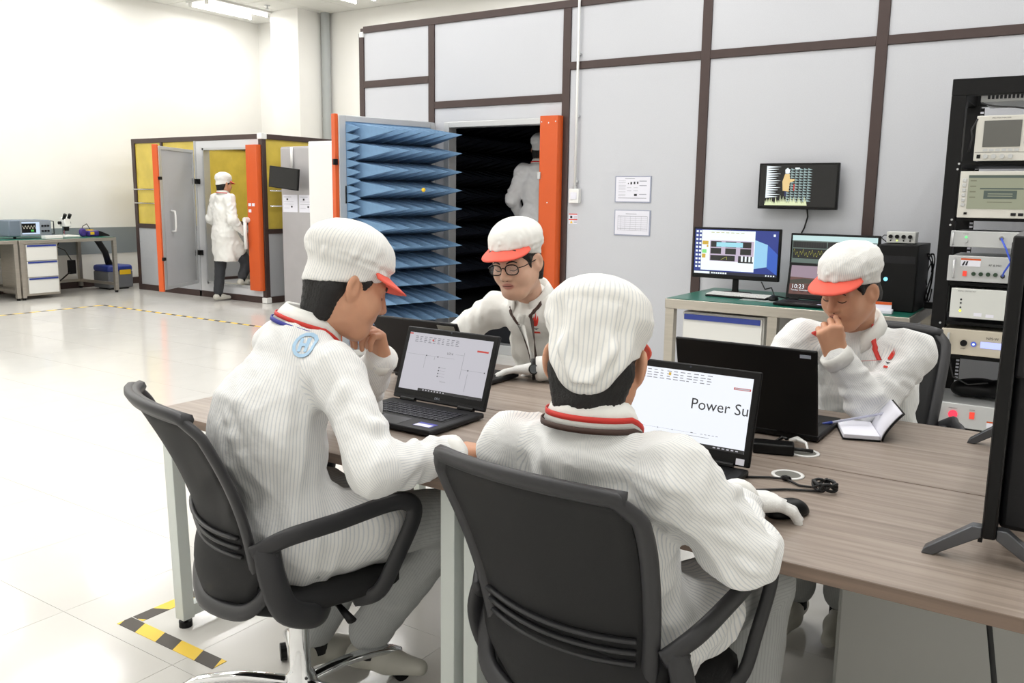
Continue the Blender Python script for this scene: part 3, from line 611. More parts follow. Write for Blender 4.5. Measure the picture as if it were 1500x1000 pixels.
GX = mat('grey_extractor', (108, 110, 114), .5); MB().b2(-.2, .2, -.2, .2, .02, .27).obj('body', GX, fx, bevel=.02); MB().b2(-.205, .205, -.205, .205, .26, .36).obj('lid', BLUEP, fx, bevel=.04, seg=3); MB().b2(.205, .208, -.02, .16, .22, .29).obj('label', YELLOW, fx); MB().cyl((0, -.05, .35), (0, -.07, .42), .05, n=14).obj('hose_port', BLACK, fx)
MB().tube([(0, -.07, .4), (.02, -.12, .55), (0, -.2, .7), (.03, -.24, .74)], .045, n=12).obj('hose', DARK, fx, smooth=True); MB().b2(-.15, .15, -.15, .15, 0, .02).obj('base', BLACK, fx)
tf = thing('power_adapter', 'black power adapter and cords hanging under the far steel bench', 'adapter', (-9.95, 5.25, .05)); MB().b2(-.03, .03, .1, .2, .2, .4).obj('case', BLACK, tf, bevel=.006); MB().tube([(0, .15, .4), (.02, .05, .55), (0, -.05, .6), (0, .0, .69)], .008, n=6).obj('cord', CABLE, tf, smooth=True); MB().tube([(0, .15, .25), (.1, -.05, .15), (.15, -.35, -.02)], .01, n=6).obj('cord', CABLE, tf, smooth=True)
# ------------------------------------------------------------------ floor tapes
HAZ = stripe_mat('yellow_black_hazard_tape', (244, 206, 62), (58, 50, 40), .2, .45, .5, attr=False, axis=0, diag=.5)
def tape(x0, x1, y0, y1, lab):
    along_x = abs(x1-x0) > abs(y1-y0); t = MB(); L = abs(x1-x0) if along_x else abs(y1-y0); w = abs(y1-y0) if along_x else abs(x1-x0)
    o = t.b2(0, L, -w/2, w/2, 0, .0012).obj('hazard_tape', HAZ); o.location = (min(x0, x1), (y0+y1)/2, .0003) if along_x else ((x0+x1)/2, min(y0, y1), .0003)
    if not along_x: o.rotation_euler = (0, 0, PI/2)
    tag(o, lab, 'floor tape', 'hazard tapes on the floor')
tape(-.14, .36, -.075, -.02, 'worn yellow and black floor tape in front of the white table leg')
tape(-.14, -.085, -.015, 1.5, 'yellow and black floor tape running along the end of the table')
tape(-.08, .3, 1.445, 1.5, 'yellow and black floor tape behind the table')
tape(-8.05, -3.2, 4.70, 4.745, 'long yellow and black floor tape in front of the small booth')
tape(-8.095, -8.05, .5, 4.745, 'faded yellow and black floor tape in front of the far steel benches')
# ------------------------------------------------------------------ meeting tables
WOOD = wood_mat('grey_brown_oak_laminate', (160, 147, 136), (128, 115, 105), .4)
EDGE = wood_mat('oak_edge_band', (132, 112, 98), (108, 92, 80), .5)
LEGW = mat('pale_powder_coat', (214, 220, 216), .4)
def table(x0, x1, y0, y1, lab):
    t = thing('meeting_table', lab, 'table', ((x0+x1)/2, (y0+y1)/2, 0), 0, 'oak meeting tables pushed together'); a, b = (x1-x0)/2, (y1-y0)/2
    top = MB().b2(-a, a, -b, b, .722, .7495).obj('tabletop', EDGE, t, bevel=.0015); MB().b2(-a+.0015, a-.0015, -b+.0015, b-.0015, .7485, .75).obj('laminate', WOOD, top)
    for s in (-1, 1):
        xt = s*(a-.035); xb = s*(a-.06) if (s < 0 and x0 < .1) else xt
        fr = MB()
        for sy in (-1, 1):
            fr = MB(); y = sy*(b-.05); fr.add([(x+dx, y+dy, z) for x, z in ((xb, .03), (xt, .722)) for dx, dy in ((-.022, -.022), (.022, -.022), (.022, .022), (-.022, .022))], [(0, 1, 2, 3), (4, 5, 6, 7), (0, 1, 5, 4), (1, 2, 6, 5), (2, 3, 7, 6), (3, 0, 4, 7)])
            l = fr.obj('leg', LEGW, t, bevel=.002); MB().cyl((xb, y, 0), (xb, y, .02), .022, n=14).cyl((xb, y, .02), (xb, y, .032), .008, n=8).obj('levelling_foot', BLACK, l)
        MB().b2(xb-.02, xb+.02, -b+.07, b-.07, .035, .075).obj('foot_rail', LEGW, t, bevel=.002); MB().b2(xt-.02, xt+.02, -b+.07, b-.07, .68, .72).obj('top_rail', LEGW, t)
    MB().b2(-a+.06, a-.06, -.02, .02, .68, .72).obj('beam', LEGW, t)
    return t
TD = .665
table(0, 1.228, 0, TD-.002, 'oak-top table where the laptop with a wiring diagram stands'); table(1.232, 2.75, 0, TD-.002, 'oak-top table under the laptop with large lettering and the big black display')
table(0, 1.228, TD+.002, 2*TD, 'oak-top table on which the man in glasses rests his gloved hand'); table(1.232, 2.75, TD+.002, 2*TD, 'oak-top table on which the open notebook lies')
for x, y, lab in ((1.89, .545, 'white cable grommet in the tabletop next to the gloved hand'), (1.87, .77, 'white cable grommet in the tabletop with a white plug in it')):
    g = thing('cable_grommet', lab, 'grommet', (x, y, .75), 0, 'table cable grommets'); MB().lathe([(.041, 0), (.041, .003), (.036, .0045), (.032, .003), (.032, .0005)], n=32).obj('ring', WHITEP, g, smooth=True); MB().lathe([(.0318, .0002), (.0318, .0022)], n=32).obj('lid', mat('grey_lid', (112, 112, 106), .6), g)
uc = thing('pedestal_cabinet', 'pale grey pedestal standing under the right-hand table', 'cabinet', (2.2, 1.02, 0)); MB().b2(-.21, .34, -.25, .25, .03, .6).obj('body', mat('pale_grey_metal', (196, 196, 192), .5), uc, bevel=.004); MB().b2(-.2, .33, -.262, -.25, .05, .58).obj('door', mat('pale_grey_metal', (196, 196, 192), .5), uc, bevel=.003); MB().b2(-.2, .33, -.24, .24, 0, .03).obj('plinth', BLACK, uc)
cb = MB().tube([(2.32, .62, .7), (2.36, .6, .5), (2.4, .55, .3), (2.35, .5, .1), (2.2, .45, .012), (2.05, .6, .012)], .007, n=6).obj('floor_cable', CABLE, smooth=True); tag(cb, 'black cable trailing from the table down to the floor', 'cable')
ps = thing('power_strip', 'black power strip on the floor under the right-hand table', 'power strip', (2.5, .6, 0), .4); MB().b2(-.18, .18, -.03, .03, 0, .04).obj('body', BLACK, ps, bevel=.006)
for k in range(4): MB().cyl((-.12+k*.08, 0, .04), (-.12+k*.08, 0, .043), .02, n=14).obj('socket', DARK, ps)
c2 = MB().tube([(.98, .3, .72), (1.0, .33, .6), (1.01, .36, .45), (1.0, .4, .25), (1.03, .45, .012), (1.2, .5, .008)], .004, n=6).obj('hanging_cable', CABLE, smooth=True); tag(c2, 'thin black cable hanging under the table beside the middle legs', 'cable')
# ------------------------------------------------------------------ laptops
SCR_BLACK = mat('screen_black', (4, 5, 8), .15)
def laptop(name_lab, x, y, face, w=.38, d=.26, lean=18, lidh=.245, body=None, ui=None):
    """face=+1: user sits at -y side; face=-1: user sits at +y side. x,y: hinge centre"""
    body = body or DARK
    t = thing('laptop', name_lab, 'laptop', (x, y, .75), 0 if face > 0 else PI, 'laptops on the meeting tables')
    base = MB().b2(-w/2, w/2, -d, .012, .004, .021).obj('base', body, t, bevel=.005)
    MB().b2(-w/2+.03, w/2-.03, -d*.62, -.035, .0205, .0217).obj('keyboard_well', BLACK, base)
    kb = MB(); nx, ny = 15, 5
    for i in range(nx):
        for j in range(ny):
            cx = -w/2+.038+(w-.076)*(i+.5)/nx; cy = -d*.6+(d*.6-.045)*(j+.5)/ny; kb.box((cx, cy, .0227), ((w-.076)/nx*.82, (d*.6-.045)/ny*.8, .002))
    tag(kb.obj('keys', mat('black_key', (24, 25, 34), .45), base), kind='stuff')
    MB().b2(-.055, .055, -d*.97, -d*.68, .0208, .0214).obj('touchpad', mat('touchpad', (40, 40, 44), .35), base)
    st_ = MB().b2(w/2-.09, w/2-.025, -d+.03, -d+.07, .0209, .0215).obj('spec_sticker', mat('sticker_blue', (58, 62, 170), .4), base); MB().b2(w/2-.088, w/2-.03, -d+.031, -d+.055, .0215, .0218).obj('sticker_print', PAPER, base)
    for sx in (-.12, .12): MB().cyl((sx-.03, .008, .024), (sx+.03, .008, .024), .008, n=10).obj('hinge', BLACK, base)
    a = math.radians(lean); R = Matrix.Rotation(-a, 3, 'X')
    def T(p): q = R@Vector(p); return q+Vector((0, .012, .024))
    lid = MB(); lid.box(T((0, .004, lidh/2)), (w, .011, lidh), R=R); lo = lid.obj('lid', body, t, bevel=.004)
    MB().box(T((0, -.0022, lidh/2+.004)), (w-.008, .002, lidh-.02), R=R).obj('bezel', BLACK, lo)
    sw, sh = w-.036, lidh-.052
    ex, ey = Vector((1, 0, 0)), R@Vector((0, 0, 1))
    o = T((-sw/2, -.0034, .032)); f = Flat(o, ex, ey, lo, .0004)
    if ui: ui(f, sw, sh)
    else: f.rects('display', [(0, 0, sw, sh)], SCR_BLACK, 1)
    MB().cyl(T((0, -.003, lidh-.008)), T((0, -.0042, lidh-.008)), .003, n=8).obj('webcam', mat('lens', (60, 64, 74), .2), lo)
    return t, lo, T, w
SW = E_('paper', (232, 230, 240), .62)
def ui_slide(f, w, h):
    f.rects('display', [(0, 0, w, h)], SW, 1)
    g = E_('grey', (150, 150, 160), .6); k = E_('ink', (40, 40, 48), .5); r = E_('redtag', (210, 60, 50), .8)
    f.rects('taskbar', [(w*.24, 0, w, h*.045)], E_('task', (24, 24, 30), .5), 2); f.rects('taskbar', [(w*(.3+.035*i), h*.012, w*(.315+.035*i), h*.032) for i in range(8)], SW, 3)
    random.seed(5)
    f.rects('ribbon', [(w*x, h*y, w*(x+.02+.02*random.random()), h*(y+.012)) for y in (.93, .9, .87, .84) for x in np.arange(.08, .62, .055)], g, 2); f.rects('ribbon', [(w*.0, h*.965, w*.04, h*.99), (w*.29, h*.88, w*.31, h*.91)], r, 2)
    f.rects('slide_tag', [(w*.84, h*.79, w*.97, h*.82)], r, 2)
    f.rects('diagram', [(w*.02, h*.62, w*.46, h*.623), (w*.36, h*.56, w*.363, h*.62), (w*.46, h*.62, w*.6, h*.623), (w*.44, h*.44, w*.52, h*.443), (w*.44, h*.39, w*.52, h*.393), (w*.44, h*.34, w*.52, h*.343), (w*.44, h*.29, w*.52, h*.293), (w*.7, h*.3, w*.703, h*.75), (w*.7, h*.46, w*.97, h*.463), (w*.78, h*.1, w*.783, h*.4), (w*.25, h*.4, w*.253, h*.6), (w*.6, h*.7, w*.7, h*.703)], g, 2)
    f.rects('diagram', [(w*a-.002, h*b-.002, w*a+.002, h*b+.002) for a, b in ((.26, .62), (.4, .62), (.44, .44), (.44, .39), (.44, .34), (.44, .29), (.78, .46), (.97, .46))], k, 3)
    f.text('U714', w*.5, h*.68, .011, k, 3); f.text('Schematic', w*.48, h*.2, .006, g, 3)
def ui_power(f, w, h):
    f.rects('display', [(0, 0, w, h)], E_('bright', (244, 248, 255), .98), 1)
    g = E_('grey', (1, 1, 1)); k = E_('ink', (1, 1, 1)); r = E_('redtag', (1, 1, 1)); random.seed(6)
    f.rects('taskbar', [(0, 0, w, h*.05)], E_('task', (1, 1, 1)), 2); f.rects('taskbar', [(w*(.1+.04*i), h*.015, w*(.12+.04*i), h*.038) for i in range(9)], SW, 3); f.rects('taskbar', [(w*(.76+.035*i), h*.018, w*(.78+.035*i), h*.034) for i in range(6)], SW, 3)
    f.rects('taskbar', [(w*.4, h*.015, w*.418, h*.038)], E_('orange', (230, 120, 50), .9), 4)
    f.rects('ribbon', [(w*x, h*y, w*(x+.02+.025*random.random()), h*(y+.01)) for y in (.96, .92, .885, .85) for x in np.arange(.04, .66, .055)], g, 2)
    f.rects('ribbon', [(w*.33, h*.91, w*.35, h*.95)], E_('amber', (220, 180, 60), .9), 3); f.rects('slide_tag', [(w*.86, h*.83, w*.99, h*.86)], r, 2); f.rects('slide_tag', [(w*.868, h*.837, w*.982, h*.853)], SW, 3)
    f.text('Power Su', w*.54, h*.5, .0405, k, 3)
    f.rects('diagram', [(w*.05, h*.17, w*.62, h*.172)], g, 2); f.rects('diagram', [(w*.58-.003, h*.168, w*.58+.003, h*.178), (w*.3-.001, h*.165, w*.3+.001, h*.178), (w*.42-.001, h*.165, w*.42+.001, h*.178)], k, 3); f.rects('diagram', [(w*(.65+.03*i), h*.17, w*(.668+.03*i), h*.176) for i in range(5)], g, 2); f.rects('diagram', [(w*.5, h*.13, w*.72, h*.135)], g, 2)
L1 = laptop('charcoal laptop showing a wiring diagram beside the man resting his chin', .75, .53, 1, ui=ui_slide, lean=20)
Flat(L1[2]((-.012, -.0034, .012)), (1, 0, 0), Matrix.Rotation(-math.radians(20), 3, 'X')@Vector((0, 0, 1)), L1[1]).text('DELL', 0, 0, .01, mat('silver_print', (150, 158, 172), .4), 2)
L2 = laptop('black laptop showing the large words Power Su on its screen', 1.625, .455, 1, ui=ui_power, body=BLACK, lean=14)
MB().box(L2[2]((.165, -.0036, .012)), (.022, .0008, .016), R=Matrix.Rotation(-math.radians(14), 3, 'X')).obj('qc_sticker', PAPER, L2[1])
L3 = laptop('black laptop seen from the back in front of the frowning man', 1.665, .905, -1, lean=16, body=BLACK, w=.42, lidh=.27)
MB().box(L3[2]((-.178, .0105, .252)), (.03, .0012, .01), R=Matrix.Rotation(-math.radians(16), 3, 'X')).obj('lid_badge', mat('silver_print', (150, 158, 172), .4), L3[1])
L4 = laptop('charcoal laptop seen from the back in front of the man in glasses', .475, .885, -1, lean=28, w=.40, lidh=.265)
MB().box(L4[2]((-.15, .0105, .243)), (.075, .0012, .026), R=Matrix.Rotation(-math.radians(28), 3, 'X')).obj('lid_sticker', mat('grey_sticker', (150, 150, 142), .5), L4[1])
# small things on the tables
def mouse(x, y, z, lab, rz=0, s=1):
    t = thing('computer_mouse', lab, 'mouse', (x, y, z), rz)
    S_ = SDF().ell((0, -.008*s, .006), (.031*s, .05*s, .03*s), k=.01).ell((0, .02*s, .004), (.029*s, .036*s, .024*s), k=.02).plane((0, 0, .001), (0, 0, -1)); v_, q_ = S_.mesh(.004); link(bpy.data.objects.new('shell', np_mesh('shell', smooth_v(v_, q_, 1), q_, BLACK)), t); MB().cyl((-.003, .028*s, .022*s), (.003, .028*s, .022*s), .009*s, n=10).obj('wheel', DARK, t); return t
mouse(.13, .95, .75, 'black computer mouse under the glove of the man in glasses', 2.9); 
mouse(1.972, .262, .75, 'black computer mouse under the white-gloved hand', -.5)
nb = thing('open_notebook', 'white notebook lying open with one leaf standing up', 'notebook', (1.945, 1.08, .75), math.radians(20))
MB().b2(-.055, .05, -.085, .1, .001, .005).obj('cover', BLACK, nb); MB().b2(-.053, .048, -.083, .098, .005, .018).obj('page_block', PAPER, nb, bevel=.002)
pg = MB().grid(lambda u, v: V(.05+.052*u**1.5, -.083+.18*v, .006+.085*u), 8, 2).obj('standing_leaf', PAPER, nb, smooth=True, solid=.004); MB().grid(lambda u, v: V(.055+.054*u**1.5, -.087+.19*v, .003+.087*u), 8, 2).obj('cover_flap', BLACK, nb, smooth=True, solid=.002)
pn = thing('ballpoint_pen', 'clear ballpoint pen with blue ink resting on the open notebook', 'pen', (1.93, 1.09, .7735))
CLEAR = mat('clear_plastic', (206, 208, 224), .1, alpha=.7); MB().tube([(-.075, -.03, -.001), (.07, .06, .034)], .004, n=8).obj('barrel', CLEAR, pn, smooth=True); MB().tube([(-.085, -.036, -.0035), (-.06, -.021, .0026)], .0046, n=8).obj('cap', BLUEP, pn, smooth=True); MB().tube([(-.06, -.02, .003), (.05, .048, .0295)], .0016, n=6).obj('ink_tube', BLUEP, pn)
ad = thing('power_adapter', 'black laptop power brick on the table behind the bright screen', 'adapter', (1.8, .73, .75), .3); MB().b2(-.06, .05, -.028, .028, 0, .03).obj('brick', BLACK, ad, bevel=.005); MB().tube([(.05, 0, .015), (.075, .01, .012), (.1, .02, .008)], .005, n=6).obj('cord', CABLE, ad, smooth=True); MB().tube([(-.02, .04, .004), (.02, .06, .03), (.03, .03, .034)], .005, n=6).obj('cord', CABLE, ad, smooth=True)
wp = MB().tube([(1.815, .825, .765), (1.835, .82, .775), (1.865, .80, .772), (1.875, .785, .757), (1.872, .778, .7535)], [.007, .0075, .004, .003, .003], n=8).obj('white_plug', WHITEP, smooth=True); tag(wp, 'white plug and lead running into the table grommet', 'plug')
cc = thing('cable_bundle', 'black coiled mouse cable bundled on the table', 'cable', (2.0, .47, .75))
pts = [(.0+.022*math.cos(t)+.006*math.cos(3*t), .03*math.sin(t)*.8, .012+.009*math.sin(2.3*t)+.004) for t in np.linspace(0, 22, 90)]; MB().tube(pts, .004, n=6).obj('coil', CABLE, cc, smooth=True); MB().tube([(-.2, -.02, .004), (-.14, .02, .004), (-.1, .025, .006), (-.06, .0, .004), (-.02, .0, .006)], .003, n=6).obj('lead', CABLE, cc, smooth=True); MB().tube([(-.14, -.1, .004), (-.08, -.05, .004), (-.04, -.03, .004), (0, -.02, .006)], .003, n=6).obj('lead', CABLE, cc, smooth=True); MB().sphere((-.1, .025, .008), .008, 8, (1.8, 1, 1)).obj('cable_tie', BLACK, cc)
# big display standing on the table, seen nearly edge on
tv = thing('table_display', 'large black display on splayed metal feet standing on the table', 'display', (2.357, .70, .75), math.radians(1.6))
TVW = .5
MB().b2(-.012, .012, -TVW, TVW, .055, .635).obj('panel', BLACK, tv, bevel=.004)
MB().b2(-.0135, -.012, -TVW+.012, TVW-.012, .075, .622).obj('display', SCR_BLACK, tv)
MB().prism([(.012, .06), (.075, .06), (.085, .1), (.085, .3), (.05, .36), (.012, .38)], (0, -TVW+.06, 0), (1, 0, 0), (0, 0, 1), (0, 2*TVW-.12, 0)).obj('rear_housing', DARK, tv, bevel=.012, seg=3)
MB().b2(.012, .03, -TVW+.02, TVW-.02, .37, .625).obj('rear_cover', DARK, tv, bevel=.006)
for y in (-TVW+.02, TVW-.02):
    ft = MB()
    for s in (-1, 1): ft.add([(x, y+dy, z) for dy in (-.014, .014) for x, z in ((s*.012, .075), (s*.03, .075), (s*.11, .012), (s*.115, 0), (s*.095, 0), (s*.012, .055))], [(0, 1, 2, 3, 4, 5), (11, 10, 9, 8, 7, 6)]+[(i, (i+1) % 6, 6+(i+1) % 6, 6+i) for i in range(6)])
    ft.obj('foot', mat('gunmetal', (92, 94, 98), .35, metal=.7), tv, bevel=.002)
MB().b2(-.02, -.012, -TVW+.05, -TVW+.09, .03, .055).obj('sensor', BLACK, tv); MB().b2(.0855, .087, -TVW+.08, -TVW+.16, .1, .16).obj('port_panel', BLKMETAL, tv)
for k in range(3): MB().b2(.087, .088, -TVW+.09+k*.02, -TVW+.1+k*.02, .12, .132).obj('port', RED if k == 0 else DARK, tv)
# ------------------------------------------------------------------ steel desk with green mat against the chamber
dk = thing('steel_desk', 'steel-framed desk with green mat against the grey chamber wall', 'desk', (.81, 4.4, 0))
A0, A1, B0, B1 = -.77, .8, -.45, .47
MB().b2(A0, A1, B0, B1, .7, .766).obj('top', STEEL, dk, bevel=.004); MB().b2(A0+.01, A1-.01, B0+.01, B1-.01, .766, .77).obj('mat', GREEN, dk)
for x in (A0+.035, -.02, A1-.035):
    for y in (B0+.035, B1-.035): MB().b2(x-.032, x+.032, y-.03, y+.03, .0, .7).obj('leg', STEEL, dk, bevel=.003)
for x in (A0+.035, A1-.035): MB().b2(x-.02, x+.02, B0+.06, B1-.06, .1, .15).obj('rail', STEEL, dk)
MB().b2(A0+.06, A1-.06, B1-.06, B1-.02, .3, .34).obj('rail', STEEL, dk)
dr = thing('drawer_pedestal', 'white drawer unit with blue handle strips under the green-topped desk', 'drawers', (.455, 4.4, .05))
MB().b2(-.3, .27, -.39, .4, 0, .63).obj('body', DRAWER, dr, bevel=.003)
for k in range(3):
    d = MB().b2(-.29, .26, -.41, -.39, .01+k*.208, .205+k*.208).obj('drawer', DRAWER, dr, bevel=.003); MB().b2(-.28, .25, -.425, -.41, .165+k*.208, .202+k*.208).obj('handle_strip', BLUEP, d, bevel=.003)
def monitor(lab, x, y, z, w, h, rz, ui, neck=True):
    t = thing('computer_monitor', lab, 'monitor', (x, y, z), rz); zb = .105 if neck else .05
    MB().b2(-w/2, w/2, -.012, .022, zb, zb+h).obj('housing', BLACK, t, bevel=.005); f = Flat((-w/2+.014, -.0125, zb+.03), (1, 0, 0), (0, 0, 1), t, .0005); ui(f, w-.028, h-.044)
    MB().prism([(-.03, 0), (.03, 0), (.022, .03), (.02, zb+.05), (-.02, zb+.05), (-.022, .03)], (0, .022, 0), (1, 0, 0), (0, 0, 1), (0, .02, 0)).obj('neck', BLACK, t, bevel=.004); MB().lathe([(.12, 0), (.12, .006), (.04, .016)], (0, .03, 0), n=28).obj('stand', BLACK, t); return t
def ui_desk(f, w, h):
    f.rects('display', [(0, 0, w, h)], E_('desktop', (22, 52, 150), .8), 1); f.polys('wallpaper', [[(w*.72, h*.16), (w*.88, h*.22), (w*.88, h*.7), (w*.72, h*.8)]], E_('beam', (150, 206, 240), 1), 2)
    f.polys('wallpaper', [[(w*.88, h*.2), (w, h*.05), (w, h*.5), (w*.88, h*.7)]], E_('glow', (46, 96, 200), .9), 2)
    f.rects('desktop_icons', [(w*x, h*y, w*(x+.025), h*(y+.045)) for x in (.015, .055) for y in np.arange(.14, .98, .087)]+[(w*.94, h*.88, w*.965, h*.93)], E_('white', (1, 1, 1)), 2)
    f.rects('window', [(w*.085, h*.09, w*.73, h*.98)], E_('white', (1, 1, 1)), 3); f.rects('window', [(w*(.2+.06*i), h*.925, w*(.24+.06*i), h*.94) for i in range(7)], E_('ribbonline', (206, 206, 140), .9), 4)
    k = E_('plot', (16, 16, 20), .6); f.rects('window', [(w*.19, h*.3, w*.72, h*.76)], E_('lilac', (206, 190, 214), .9), 4)
    f.rects('plots', [(w*x, h*y, w*(x+.13), h*(y+.13)) for x in (.2, .38, .56) for y in (.61, .46)]+[(w*.2, h*.31, w*.5, h*.43), (w*.54, h*.28, w*.72, h*.43)], k, 5)
    f.rects('plots', [(w*.27, h*.62, w*.59, h*.72)], E_('banner', (160, 224, 240), 1), 6); f.rects('plots', [(w*x, h*.31, w*(x+.022), h*.43) for x in (.575, .62, .665, .705)], E_('white', (1, 1, 1)), 6)
    f.polys('plots', [[(w*.33, h*.33), (w*.4, h*.4), (w*.4, h*.408), (w*.33, h*.338)], [(w*.4, h*.33), (w*.404, h*.33), (w*.404, h*.4), (w*.4, h*.4)]], E_('olive', (190, 190, 70), .9), 6)
    f.rects('window', [(w*.095, h*.66, w*.17, h*.74), (w*.15, h*.6, w*.17, h*.65), (w*.095, h*.36, w*.14, h*.45)], E_('amber', (1, 1, 1)), 5); f.rects('window', [(w*.095, h*.47, w*.15, h*.55)], E_('mint', (130, 224, 130), 1), 5)
    f.rects('taskbar', [(0, 0, w, h*.065)], E_('taskblue', (14, 20, 54), .6), 2); f.rects('taskbar', [(w*.005, h*.008, w*.2, h*.055)]+[(w*(.22+.028*i), h*.015, w*(.24+.028*i), h*.05) for i in range(7)]+[(w*(.87+.03*i), h*.015, w*(.885+.03*i), h*.045) for i in range(4)], E_('white', (1, 1, 1)), 3)
def ui_wave(f, w, h):
    f.rects('display', [(0, 0, w, h)], E_('mid', (120, 140, 132), .6), 1); f.rects('window', [(0, h*.9, w, h)], E_('bar', (196, 226, 226), 1), 2); f.rects('window', [(w*.84, h*.3, w*.99, h*.88)], E_('white', (1, 1, 1)), 2); f.rects('window', [(w*.86, h*.8, w*.92, h*.84)], E_('amber', (1, 1, 1)), 3)
    f.rects('plots', [(w*.01, h*.76, w*.42, h*.88), (w*.01, h*.55, w*.42, h*.74), (w*.43, h*.55, w*.83, h*.88)], E_('plot', (1, 1, 1)), 3); f.rects('plots', [(w*x, h*.77, w*x+.001, h*.87) for x in np.arange(.02, .42, .03)]+[(w*.01, h*y, w*.42, h*y+.001) for y in (.58, .62, .66, .7)], E_('gridgrey', (70, 74, 74), .6), 4)
    xs = np.linspace(.02, .41, 40); ys = [.645+.05*math.sin(i*1.7)+.03*math.sin(i*.6+1) for i in range(40)]
    f.polys('plots', [[(w*xs[i], h*ys[i]), (w*xs[i+1], h*ys[i+1]), (w*xs[i+1], h*(ys[i+1]+.012)), (w*xs[i], h*(ys[i]+.012))] for i in range(39)], E_('olive', (1, 1, 1)), 5)
monitor('black monitor with a blue desktop and plots on the green-topped desk', .325, 4.52, .77, .645, .37, 0, ui_desk)
monitor('black monitor with a green waveform behind the frowning man', .99, 4.6, .77, .6, .4, math.radians(-3), ui_wave, False)
def keyboard():
    t = thing('keyboard', 'white computer keyboard in front of the blue desktop monitor', 'keyboard', (.44, 4.30, .77), math.radians(-3))
    MB().prism([(-.07, 0), (.07, 0), (.07, .02), (-.07, .01)], (-.22, 0, 0), (0, 1, 0), (0, 0, 1), (.44, 0, 0)).obj('case', BLACK, t, bevel=.003); b = MB()
    for i in range(19):
        for j in range(5): b.box((-.205+i*.0228, -.055+j*.027, .0145+.0018*j+.003), (.0195, .022, .006))
    tag(b.obj('keys', WHITEP, t), kind='stuff')
keyboard(); mouse(.70, 4.25, .774, 'black computer mouse on the green-topped desk', .2)
mp = MB().b2(.5, .78, 4.14, 4.34, .77, .774).obj('mouse_pad', mat('grey_pad', (140, 150, 146), .6), bevel=.001); tag(mp, 'thin grey mouse pad on the green-topped desk', 'mouse pad')
def ui_lock(f, w, h):
    f.rects('display', [(0, 0, w, h)], E_('rock', (126, 74, 66), .55), 1); random.seed(9)
    f.polys('wallpaper', [[(0, h*.6), (w, h*.55), (w, h), (0, h)]], E_('dusk', (176, 152, 170), .7), 2); f.polys('wallpaper', [[(0, h*.48), (w*.3, h*.56), (w*.6, h*.5), (w, h*.6), (w, h*.42), (0, h*.36)]], E_('bush', (70, 66, 50), .5), 3)
    f.polys('wallpaper', [[(w*(x+.1*random.random()), h*y), (w*(x+.14), h*(y+.03)), (w*(x+.1), h*(y+.1)), (w*(x+.02), h*(y+.07))] for x in np.arange(.05, .85, .13) for y in (.05, .17, .27)], E_('rockred', (96, 44, 40), .5), 3)
    f.text('10:23', w*.04, h*.2, .04, E_('white', (1, 1, 1)), 5); f.text('Tuesday, November 12', w*.04, h*.12, .014, E_('white', (1, 1, 1)), 5)
tl = laptop('black laptop with a lock screen reading 10:23 on the green-topped desk', .95, 4.27, 1, ui=ui_lock, body=BLACK, lean=12, w=.36)
tl[0].location.z = .77; del tl[0]['group']
pc = thing('desktop_tower', 'black desktop computer tower standing on the green-topped desk', 'computer', (1.475, 4.4, .77)); MB().b2(-.115, .115, -.2, .22, 0, .415).obj('case', BLKMETAL, pc, bevel=.005); MB().b2(-.115, .115, -.225, -.2, 0, .415).obj('front', BLACK, pc, bevel=.008); MB().b2(-.1, .1, -.229, -.225, .3, .345).obj('drive_bay', DARK, pc); MB().lathe([(.012, 0), (.012, .003), (.008, .003), (.008, .001)], (-.06, -.226, .2), (0, -1, 0), 20).obj('power_button', E_('cyan', (120, 220, 255), 2), pc)
bx = thing('knob_box', 'small white box with four black knobs on top of the computer tower', 'control box', (1.46, 4.36, 1.185)); MB().b2(-.085, .085, -.05, .05, .004, .075).obj('case', mat('light_grey_box', (208, 210, 206), .4), bx, bevel=.004)
for k in range(4): MB().cyl((-.06+k*.038, -.05, .045), (-.06+k*.038, -.066, .045), .012, n=14).obj('knob', BLACK, bx); MB().cyl((-.06+k*.038, -.05, .02), (-.06+k*.038, -.053, .02), .005, n=10).obj('jack', BLACK if k != 1 else E_('led', (220, 240, 120), 1.5), bx)
for x in (-.07, .07): MB().cyl((x, 0, 0), (x, 0, .005), .008, n=8).obj('foot', BLACK, bx)
MB().tube([(-.085, 0, .05), (-.11, 0, .05), (-.13, .03, .03), (-.1, .06, .002)], .003, n=6).obj('lead', CABLE, bx, smooth=True)
nt = thing('note_holder', 'white note pad with an orange card standing on the green-topped desk', 'note pad', (1.42, 4.06, .77), .1); MB().b2(-.07, .07, -.05, .05, 0, .022).obj('pad', PAPER, nt, bevel=.003); MB().b2(-.04, .06, .035, .039, .022, .065).obj('card', PAPER, nt); MB().b2(-.04, .06, .033, .035, .048, .065).obj('card_band', ORANGE, nt)
tg = thing('cable_tangle', 'tangle of black cables beside the computer tower', 'cable', (1.64, 4.55, .77)); random.seed(11)
for k in range(4):
    p0 = [(.0+.03*math.sin(t*1.3+k)+.02*k*.3-.05, .05*math.cos(t+k*2), .02+.33*abs(math.sin(t*.55+k*.7))) for t in np.linspace(0, 5, 26)]; MB().tube(p0, .004, n=6).obj('cord', CABLE, tg, smooth=True)
MB().b2(-.04, .04, -.06, -.01, 0, .04).obj('plug_block', BLACK, tg, bevel=.004)
t2 = MB().tube([(.5, 4.6, .86), (.56, 4.5, .82), (.62, 4.45, .84), (.66, 4.4, .79), (.72, 4.45, .776), (.8, 4.5, .78)], .005, n=6).obj('monitor_cable', CABLE, smooth=True); tag(t2, 'black cable looping below the blue desktop monitor', 'cable')
